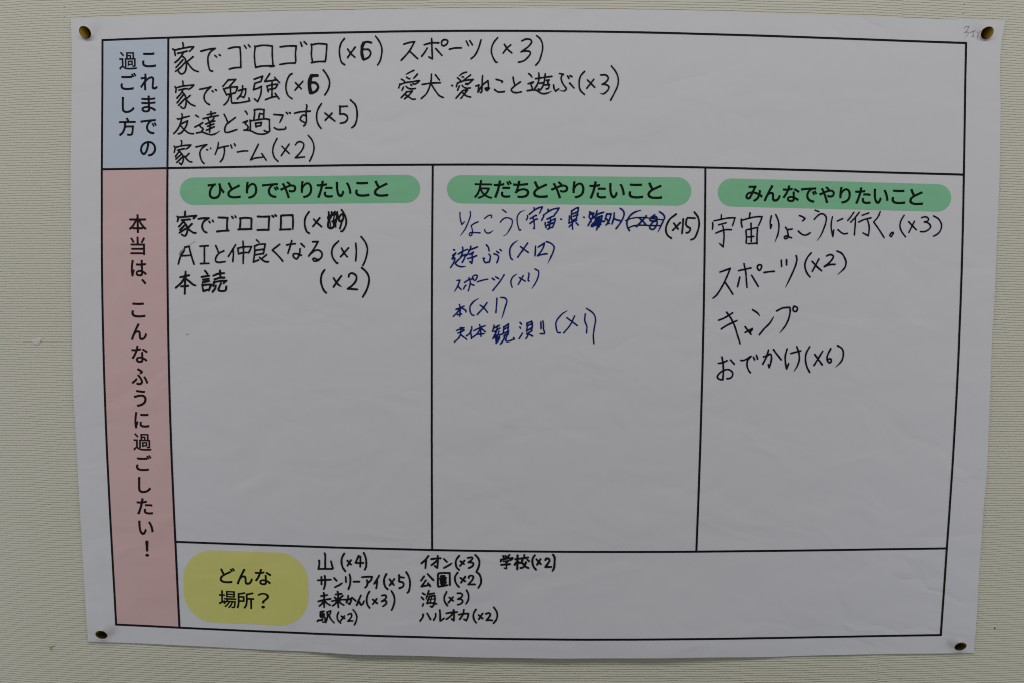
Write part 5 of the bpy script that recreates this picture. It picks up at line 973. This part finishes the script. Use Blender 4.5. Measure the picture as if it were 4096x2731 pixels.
(1.84, '', [(253.94, 90.82, 0), (250.63, 85.45, 0)]),
(1.84, '', [(261.17, 94.95, 0), (258.21, 88.32, 1), (261.99, 88.07, 0), (265.55, 88.20, 0)]),
(1.84, '', [(262.85, 94.34, 0), (262.83, 89.44, 0), (262.60, 84.55, 0)]),
(1.84, '', [(266.00, 97.77, 0), (267.66, 93.75, 0), (268.36, 88.23, 0), (268.06, 84.40, 0), (266.92, 81.83, 0)])]),
('civic_hall', 'k', 'second small black entry right of the yellow bubble', [(1.86, '', [(222.58, 70.88, 0), (228.60, 71.36, 0), (234.95, 71.71, 0)]),
(1.86, '', [(225.87, 74.16, 0), (225.94, 67.10, 0)]),
(1.86, '', [(229.05, 75.30, 0), (229.45, 71.46, 0), (229.20, 66.32, 0), (228.03, 62.65, 0)]),
(1.85, '', [(237.92, 73.44, 0), (240.23, 70.84, 0)]),
(1.86, '>', [(238.72, 64.61, 0), (242.54, 66.62, 0), (246.14, 69.04, 0)]),
(1.85, '', [(248.90, 74.63, 0), (249.22, 69.74, 0)]),
(1.85, '', [(252.50, 77.25, 0), (253.32, 73.22, 0), (252.88, 67.24, 0), (251.39, 63.04, 0)]),
(1.85, '', [(256.26, 70.20, 0), (261.72, 70.36, 0)]),
(1.85, '', [(264.25, 74.65, 0), (269.08, 75.04, 0), (273.70, 75.18, 1), (272.85, 72.19, 0), (270.33, 69.60, 0)]),
(1.85, '', [(268.86, 71.93, 0), (269.49, 69.59, 0), (268.64, 66.18, 0), (267.17, 64.67, 0)]),
(1.84, '', [(280.41, 76.32, 0), (278.31, 72.68, 0), (275.57, 68.39, 0)]),
(1.84, '', [(278.31, 72.04, 0), (278.30, 68.84, 0), (277.66, 64.15, 0)]),
(1.84, '', [(287.12, 77.89, 0), (285.23, 73.61, 0), (285.02, 69.77, 0), (286.27, 65.53, 0), (288.37, 63.42, 0)]),
(1.84, '', [(290.05, 73.02, 0), (294.24, 67.53, 0)]),
(1.84, '', [(294.66, 73.29, 0), (290.26, 67.06, 0)]),
(1.84, '', [(299.07, 77.17, 0), (299.19, 70.78, 1), (302.63, 69.97, 0), (303.47, 67.85, 0), (302.21, 65.71, 0), (299.27, 64.48, 0)]),
(1.84, '', [(299.28, 75.26, 0), (303.68, 74.67, 0)]),
(1.84, '', [(305.77, 80.01, 0), (308.08, 76.00, 0), (309.34, 70.47, 0), (308.92, 64.50, 0), (307.87, 61.08, 0), (306.83, 60.30, 0)])]),
('museum', 'k', 'third small black entry right of the yellow bubble', [(1.77, '', [(227.87, 58.92, 0), (228.50, 57.22, 0), (228.25, 51.63, 0), (228.33, 45.19, 0)]),
(1.77, '', [(225.51, 55.77, 0), (231.26, 56.94, 0)]),
(1.78, '', [(222.71, 50.54, 0), (227.61, 52.04, 0), (234.42, 53.29, 0)]),
(1.77, '', [(227.60, 50.97, 0), (225.88, 48.13, 0), (223.74, 46.14, 0)]),
(1.77, '', [(229.09, 51.01, 0), (231.42, 48.71, 0), (233.96, 47.28, 0)]),
(1.76, '', [(241.03, 60.52, 0), (241.65, 58.82, 0), (241.41, 51.97, 0), (241.81, 45.35, 0)]),
(1.76, '', [(239.11, 57.69, 0), (245.04, 58.38, 0)]),
(1.77, '', [(238.24, 54.89, 0), (239.93, 53.43, 0)]),
(1.76, '', [(246.09, 56.57, 0), (242.48, 53.71, 0)]),
(1.77, '', [(235.68, 51.19, 0), (241.20, 52.40, 0), (248.83, 53.09, 0)]),
(1.77, '', [(240.77, 51.32, 0), (238.64, 48.48, 0), (236.29, 46.70, 0)]),
(1.76, '', [(242.47, 51.36, 0), (244.58, 49.06, 0), (247.12, 47.62, 0)]),
(1.76, '', [(251.16, 56.89, 0), (250.94, 53.90, 0), (249.45, 50.03, 0)]),
(1.76, '', [(248.82, 52.57, 0), (253.90, 53.87, 1), (253.68, 51.39, 0), (252.41, 48.59, 1), (251.35, 49.43, 0)]),
(1.76, '', [(254.74, 55.25, 0), (258.32, 51.90, 0)]),
(1.76, '', [(263.16, 57.29, 0), (259.15, 47.86, 1), (261.47, 51.52, 0), (262.10, 50.67, 0), (263.15, 48.13, 0), (264.83, 49.00, 0), (266.10, 51.79, 0)]),
(1.75, '', [(271.15, 61.01, 0), (269.26, 57.15, 0), (268.62, 52.45, 0), (269.46, 48.20, 0), (271.35, 45.46, 0)]),
(1.76, '', [(274.29, 53.59, 0), (278.49, 49.80, 0)]),
(1.75, '', [(278.07, 54.06, 0), (274.29, 48.90, 0)]),
(1.75, '', [(282.91, 57.31, 0), (285.84, 57.77, 0), (287.10, 56.50, 0), (285.84, 53.93, 0), (282.69, 51.76, 1), (286.26, 52.44, 0), (287.31, 50.96, 0), (286.26, 48.82, 0), (283.95, 47.09, 0)]),
(1.75, '', [(291.93, 61.88, 0), (294.24, 57.43, 0), (294.87, 52.75, 0), (293.82, 47.63, 0), (292.14, 43.56, 0)])]),
('station', 'k', 'fourth small black entry right of the yellow bubble', [(1.59, '', [(224.76, 40.58, 0), (224.72, 35.63, 0), (227.50, 35.71, 0), (228.99, 35.24, 0), (228.75, 31.02, 0), (227.04, 30.75, 0)]),
(1.59, '', [(225.19, 40.81, 0), (228.18, 41.32, 0)]),
(1.59, '', [(225.38, 38.23, 0), (228.37, 38.75, 0)]),
(1.59, '', [(225.37, 36.51, 0), (228.36, 37.46, 0)]),
(1.70, '', [(226.68, 40.42, 0), (226.86, 35.69, 0)]),
(1.60, '', [(221.70, 31.22, 0), (222.78, 32.77, 0)]),
(1.59, '', [(223.84, 32.15, 0), (224.49, 32.82, 0)]),
(1.59, '', [(225.34, 32.20, 0), (225.99, 33.30, 0)]),
(1.59, '', [(226.62, 32.67, 0), (226.84, 33.76, 0)]),
(1.59, '', [(230.94, 40.55, 0), (234.57, 41.94, 1), (233.91, 38.92, 0), (231.78, 38.21, 0)]),
(1.59, '', [(231.15, 40.34, 0), (231.34, 35.83, 0), (229.81, 30.41, 0)]),
(1.59, '', [(232.84, 37.60, 0), (234.74, 33.79, 0), (237.71, 30.46, 0)]),
(1.58, '', [(242.00, 40.87, 0), (240.71, 37.41, 0), (240.71, 35.27, 0), (241.97, 32.31, 0), (244.09, 30.45, 0)]),
(1.58, '', [(244.54, 37.09, 0), (247.93, 34.83, 0)]),
(1.58, '', [(247.72, 37.39, 0), (244.10, 32.80, 0)]),
(1.58, '', [(250.90, 38.53, 0), (253.44, 39.87, 0), (254.50, 38.61, 0), (253.86, 36.04, 0), (250.89, 32.35, 1), (253.01, 32.70, 0), (255.55, 32.75, 0)]),
(1.57, '', [(255.77, 43.54, 0), (258.09, 40.38, 0), (259.35, 37.00, 0), (258.72, 32.73, 0), (257.03, 29.07, 0)])]),
('mall', 'k', 'top entry of the second list in the bottom row', [(1.84, '', [(326.53, 95.47, 0), (324.23, 92.47, 0), (320.05, 88.39, 0)]),
(1.84, '', [(324.44, 91.84, 0), (323.82, 83.96, 0)]),
(1.84, '', [(329.25, 92.53, 0), (333.85, 93.30, 0), (338.03, 93.48, 0)]),
(1.84, '', [(335.31, 95.78, 0), (335.44, 90.26, 0), (335.12, 86.43, 0), (334.91, 84.30, 1), (332.61, 86.19, 0)]),
(1.84, '', [(335.11, 91.96, 0), (332.60, 89.38, 0), (329.47, 86.88, 0)]),
(1.84, '', [(341.17, 92.88, 0), (343.89, 90.14, 0)]),
(1.84, '>', [(341.19, 84.37, 0), (345.16, 86.54, 0), (348.91, 89.14, 0)]),
(1.84, '', [(355.37, 96.01, 0), (352.87, 92.58, 0), (352.17, 88.75, 0), (353.11, 84.93, 0), (355.41, 82.62, 0)]),
(1.84, '', [(356.64, 90.92, 0), (359.99, 88.20, 0)]),
(1.84, '', [(360.40, 91.60, 0), (356.24, 86.46, 0)]),
(1.84, '', [(363.31, 94.18, 0), (367.70, 94.53, 0), (367.70, 93.17, 0), (364.17, 89.94, 1), (368.14, 89.56, 0), (368.77, 88.08, 0), (367.32, 85.94, 0), (364.40, 84.42, 0)]),
(1.84, '', [(370.40, 97.02, 0), (373.13, 94.08, 0), (374.40, 90.27, 0), (373.59, 85.58, 0), (371.73, 81.31, 0)])]),
('park', 'k', 'second entry of the second list in the bottom row', [(1.84, '', [(322.57, 76.16, 0), (319.65, 71.87, 0)]),
(1.84, '', [(325.92, 78.33, 0), (331.38, 72.43, 0)]),
(1.84, '', [(324.25, 72.35, 0), (320.07, 66.34, 1), (324.26, 67.24, 0), (327.61, 68.13, 0)]),
(1.84, '', [(326.14, 69.81, 0), (328.45, 66.65, 0)]),
(1.84, '', [(335.55, 78.01, 0), (335.57, 67.79, 0), (336.00, 66.31, 1), (340.19, 67.08, 0), (344.58, 67.98, 0)]),
(1.84, '', [(335.97, 79.08, 0), (340.15, 79.55, 0), (346.51, 79.50, 1), (346.65, 74.73, 0), (346.80, 67.93, 0)]),
(1.84, '', [(353.96, 80.14, 0), (351.67, 76.07, 0), (351.69, 72.24, 0), (353.16, 68.85, 0), (355.27, 66.32, 0)]),
(1.84, '', [(356.49, 75.06, 0), (361.10, 71.71, 0)]),
(1.84, '', [(361.09, 76.17, 0), (357.13, 70.39, 0)]),
(1.84, '', [(364.44, 75.15, 0), (365.06, 76.86, 0), (367.36, 77.31, 0), (368.82, 76.26, 0), (367.79, 73.27, 0), (364.05, 68.76, 1), (367.39, 68.93, 0), (370.32, 68.96, 0)]),
(1.84, '', [(371.52, 80.97, 0), (374.46, 78.45, 0), (375.94, 74.21, 0), (375.76, 69.96, 0), (373.48, 65.67, 0)]),
(1.84, '', [(338.28, 76.34, 0), (341.83, 76.72, 0)]),
(1.84, '', [(337.24, 74.20, 0), (343.10, 74.91, 0)]),
(1.42, '', [(339.32, 77.20, 0), (339.54, 74.23, 0)]),
(2.93, '', [(338.50, 72.51, 0), (342.26, 72.77, 0)]),
(3.77, '', [(339.54, 72.10, 0), (340.18, 68.27, 0), (341.01, 71.26, 0)]),
(2.51, '', [(338.50, 69.96, 0), (342.69, 70.43, 0)])]),
('school', 'k', 'single entry of the third list in the bottom row', [(1.97, '', [(396.45, 96.39, 0), (397.51, 93.98, 0)]),
(1.97, '', [(398.68, 96.57, 0), (399.89, 94.31, 0)]),
(1.97, '', [(402.40, 97.37, 0), (400.04, 94.31, 0)]),
(1.97, '', [(394.68, 92.89, 0), (394.25, 90.91, 0)]),
(1.97, '', [(394.98, 92.74, 0), (399.74, 93.85, 0), (405.40, 94.37, 1), (404.81, 93.45, 0), (403.33, 92.53, 0)]),
(1.49, '', [(396.78, 91.09, 0), (401.85, 91.75, 1), (399.18, 89.75, 0)]),
(1.97, '', [(394.86, 87.88, 0), (399.19, 88.29, 0), (402.91, 88.58, 0)]),
(1.55, '', [(399.32, 89.75, 0), (399.79, 86.72, 0), (399.66, 84.29, 1), (397.72, 84.88, 0)]),
(1.97, '', [(408.09, 93.34, 0), (413.45, 94.15, 0), (419.85, 95.13, 0)]),
(1.97, '', [(410.00, 96.99, 0), (409.89, 91.69, 0), (409.81, 83.79, 0)]),
(1.97, '', [(409.89, 91.69, 0), (407.24, 88.02, 0)]),
(1.97, '', [(410.79, 91.09, 0), (412.00, 89.74, 0), (413.48, 90.21, 0), (414.66, 92.65, 0)]),
(1.96, '', [(416.26, 97.52, 0), (416.28, 95.09, 0)]),
(1.97, '', [(419.12, 93.00, 0), (420.77, 91.65, 0)]),
(1.97, '', [(414.68, 89.61, 0), (416.49, 87.51, 0), (418.59, 85.71, 0), (420.23, 85.12, 0)]),
(1.97, '', [(417.80, 90.56, 0), (416.49, 87.21, 0), (414.71, 85.37, 0), (412.93, 85.04, 0)]),
(1.96, '', [(426.09, 97.32, 0), (424.18, 94.27, 0), (423.91, 90.32, 0), (425.14, 86.39, 0), (427.25, 83.68, 0)]),
(1.96, '', [(427.61, 93.55, 0), (431.67, 89.04, 0)]),
(1.96, '', [(431.48, 93.74, 0), (428.25, 88.40, 0)]),
(1.96, '', [(435.96, 92.88, 0), (436.69, 94.25, 0), (438.77, 94.27, 0), (439.98, 92.92, 0), (439.10, 90.79, 0), (436.02, 86.21, 1), (438.55, 86.30, 0), (441.53, 86.42, 0)]),
(1.96, '', [(443.05, 98.11, 0), (444.41, 96.00, 0), (444.61, 90.55, 0), (443.93, 84.78, 0), (442.76, 82.79, 0)])]),
('sea', 'k', 'third entry of the second list in the bottom row', [(1.66, '', [(321.25, 59.96, 0), (323.44, 58.62, 0)]),
(1.66, '', [(320.09, 56.11, 0), (322.19, 53.92, 0)]),
(1.66, '', [(321.98, 50.08, 0), (321.15, 47.72, 0)]),
(1.66, '', [(326.99, 62.50, 0), (326.16, 59.50, 0), (324.70, 55.44, 0)]),
(1.66, '', [(326.58, 59.08, 0), (332.24, 60.09, 0)]),
(1.66, '', [(327.43, 56.75, 0), (326.38, 53.11, 0), (325.34, 50.33, 1), (329.33, 50.80, 0), (334.15, 50.01, 0)]),
(1.66, '', [(327.84, 57.18, 0), (332.66, 57.88, 1), (332.68, 53.19, 0), (331.85, 49.34, 0), (330.17, 46.77, 1), (328.70, 47.60, 0)]),
(1.09, '', [(325.12, 53.74, 0), (329.32, 54.43, 0), (333.51, 54.82, 0)]),
(1.26, '', [(329.73, 56.99, 0), (328.49, 51.43, 0)]),
(1.66, '', [(343.76, 61.63, 0), (341.89, 57.56, 0), (341.48, 54.15, 0), (342.75, 50.76, 0), (344.64, 48.44, 0)]),
(1.66, '', [(346.29, 56.34, 0), (350.08, 52.97, 0)]),
(1.66, '', [(349.86, 56.80, 0), (345.47, 51.22, 0)]),
(1.66, '', [(353.82, 60.26, 0), (356.96, 60.29, 0), (358.65, 59.04, 0), (357.40, 56.47, 0), (354.26, 54.73, 1), (357.83, 54.34, 0), (358.88, 52.65, 0), (357.42, 50.51, 0), (354.29, 49.40, 0)]),
(1.66, '', [(362.40, 63.34, 0), (364.09, 59.95, 0), (364.44, 56.55, 0), (363.70, 53.13, 0), (362.04, 50.35, 0)])]),
('railway', 'k', 'lowest entry of the second list in the bottom row', [(1.75, '', [(321.79, 39.84, 0), (321.38, 37.28, 0), (318.87, 33.41, 0)]),
(1.75, '', [(325.57, 40.74, 0), (328.74, 35.02, 0)]),
(1.75, '', [(333.47, 40.63, 0), (333.56, 38.28, 0), (331.68, 34.42, 0)]),
(1.75, '', [(337.32, 44.08, 0), (337.75, 40.04, 0), (337.77, 33.65, 1), (339.45, 34.74, 0), (341.33, 36.26, 0)]),
(1.75, '', [(343.41, 40.97, 0), (348.23, 41.96, 0), (353.69, 42.37, 0)]),
(1.75, '', [(350.32, 44.46, 0), (350.76, 40.21, 0), (350.57, 34.25, 1), (348.68, 35.71, 0)]),
(1.75, '', [(349.71, 40.83, 0), (346.99, 38.03, 0), (343.64, 35.43, 0)]),
(1.75, '', [(355.16, 39.92, 0), (359.15, 40.73, 0), (364.38, 41.14, 1), (363.77, 37.81, 0), (362.32, 34.39, 1), (360.22, 35.64, 0)]),
(1.75, '', [(359.97, 44.58, 0), (359.15, 40.31, 0), (356.02, 35.38, 0)]),
(1.75, '', [(371.28, 45.13, 0), (369.21, 41.27, 0), (369.01, 37.87, 0), (370.08, 34.47, 0), (371.77, 32.36, 0)]),
(1.75, '', [(373.82, 39.83, 0), (377.62, 36.47, 0)]),
(1.75, '', [(377.59, 41.36, 0), (374.06, 35.79, 0)]),
(1.75, '', [(380.73, 40.97, 0), (383.03, 41.85, 0), (384.71, 41.22, 0), (384.51, 39.31, 0), (381.19, 34.80, 1), (384.33, 35.04, 0), (386.85, 34.86, 0)]),
(1.75, '', [(388.03, 47.44, 0), (390.56, 43.63, 0), (391.43, 39.38, 0), (390.20, 35.10, 0), (387.91, 32.10, 0)])]),
('pencil_note', 'g', 'faint grey pencil note by the top right thumbtack', [(0.53, '>', [(804.84, 579.51, 0), (805.96, 580.62, 0), (809.20, 581.29, 1), (808.29, 578.84, 0), (805.29, 575.27, 1), (807.05, 576.39, 0), (808.85, 576.28, 0), (808.28, 573.94, 0), (805.92, 571.15, 0)]),
(0.53, '>', [(810.22, 575.83, 0), (813.10, 577.06, 0), (815.67, 577.62, 0)]),
(0.53, '', [(813.54, 577.29, 0), (813.20, 574.84, 0), (813.41, 572.72, 0)]),
(0.53, '', [(811.96, 572.16, 0), (814.19, 572.94, 0)]),
(0.54, '', [(816.91, 576.63, 0), (817.03, 575.96, 0)]),
(0.54, '>', [(819.52, 577.52, 0), (817.94, 574.85, 0), (817.26, 572.39, 0), (817.60, 569.72, 0)])]),
('smudge', 'g', 'grey smear beside the letter A', [(1.39, '', [(97.63, 373.82, 0), (98.98, 376.74, 0)]),
(1.39, '>', [(98.38, 375.69, 0), (100.96, 378.21, 0), (101.99, 379.96, 0)]),
(0.35, '>', [(106.62, 382.32, 0), (110.20, 384.67, 0), (112.87, 386.43, 0)])]),
('stray_mark', 'g', 'tiny stray ink dash in the left column', [(0.56, '', [(102.46, 300.87, 0), (104.52, 300.06, 0)])]),
]
TACKS = [((17.42, -5.32, 571.88), 26, -6), ((823.72, -5.48, 574.48), 30, 0), ((18.15, -5.62, 16.96), 28, 0), ((823.91, -5.49, 15.25), 28, 3)]

# ------------------------------------------------------------------ build
wall()
poster = build_sheet()
cells = {}
cells['blue'] = panel('title_cell', coons(*CELL['blue'], 32, 56), M_BLUE_CELL, poster, label='pale blue title cell at the top left of the sheet')
cells['pink'] = panel('title_cell', coons(*CELL['pink'], 32, 120), M_PINK_CELL, poster, label='tall pale pink title cell down the left side of the sheet')
for key, lab, m in (('alone', 'green rounded heading over the left column', M_GREEN), ('friends', 'green rounded heading over the middle column', M_GREEN),
                    ('everyone', 'green rounded heading over the right column', M_GREEN), ('place', 'yellow rounded question bubble in the bottom row', M_YELLOW)):
    cols = np.array(PILL[key])                         # x, z_bottom, z_top per column
    g = np.stack([np.stack([cols[:, 0], cols[:, 1] + (cols[:, 2] - cols[:, 1]) * t], 1) for t in np.linspace(0, 1, 14)], 0)
    cells[key] = panel('question_bubble' if key == 'place' else 'heading_bubble', g, m, poster, label=lab)
v = []; f = []
for i, ln in enumerate(LINES):
    pts = curve_at(ln, max(24, int(np.abs(np.array(ln[-1]) - np.array(ln[0])).max() / 4)))
    ribbon(v, f, pts, np.full(len(pts), 1.95), 0.19 + 0.002 * i, caps=False)
mesh_ob('table_rules', v, f, M_PRINT, poster, smooth=False)
for key, gl in PRINT.items(): printed_text(cells[key], gl)
for key, ink, lab, st in WRITING: handwriting(key, ink, st, poster, lab)
wall_chip()
tack = thumbtack_proto()
TACK_LABEL = ('brass thumbtack in the top left corner of the sheet by the pale blue cell', 'brass thumbtack in the top right corner beside the faint pencil note',
              'brass thumbtack in the bottom left corner below the pink cell', 'nearly black looking brass thumbtack in the bottom right corner of the sheet')
for i, ((x, y, z), tilt, roll) in enumerate(TACKS):
    if i == 0: t = tack; kids = []
    else:
        t = tack.copy(); COL.objects.link(t)
        for ch in tack.children:
            c = ch.copy(); COL.objects.link(c); c.parent = t
    t.location = (x / 1000, y / 1000, 1.0 + z / 1000)
    t.rotation_euler = (math.radians(tilt), 0, math.radians(roll))
    tag(t, TACK_LABEL[i], 'thumbtack', 'thumbtacks holding the sheet')
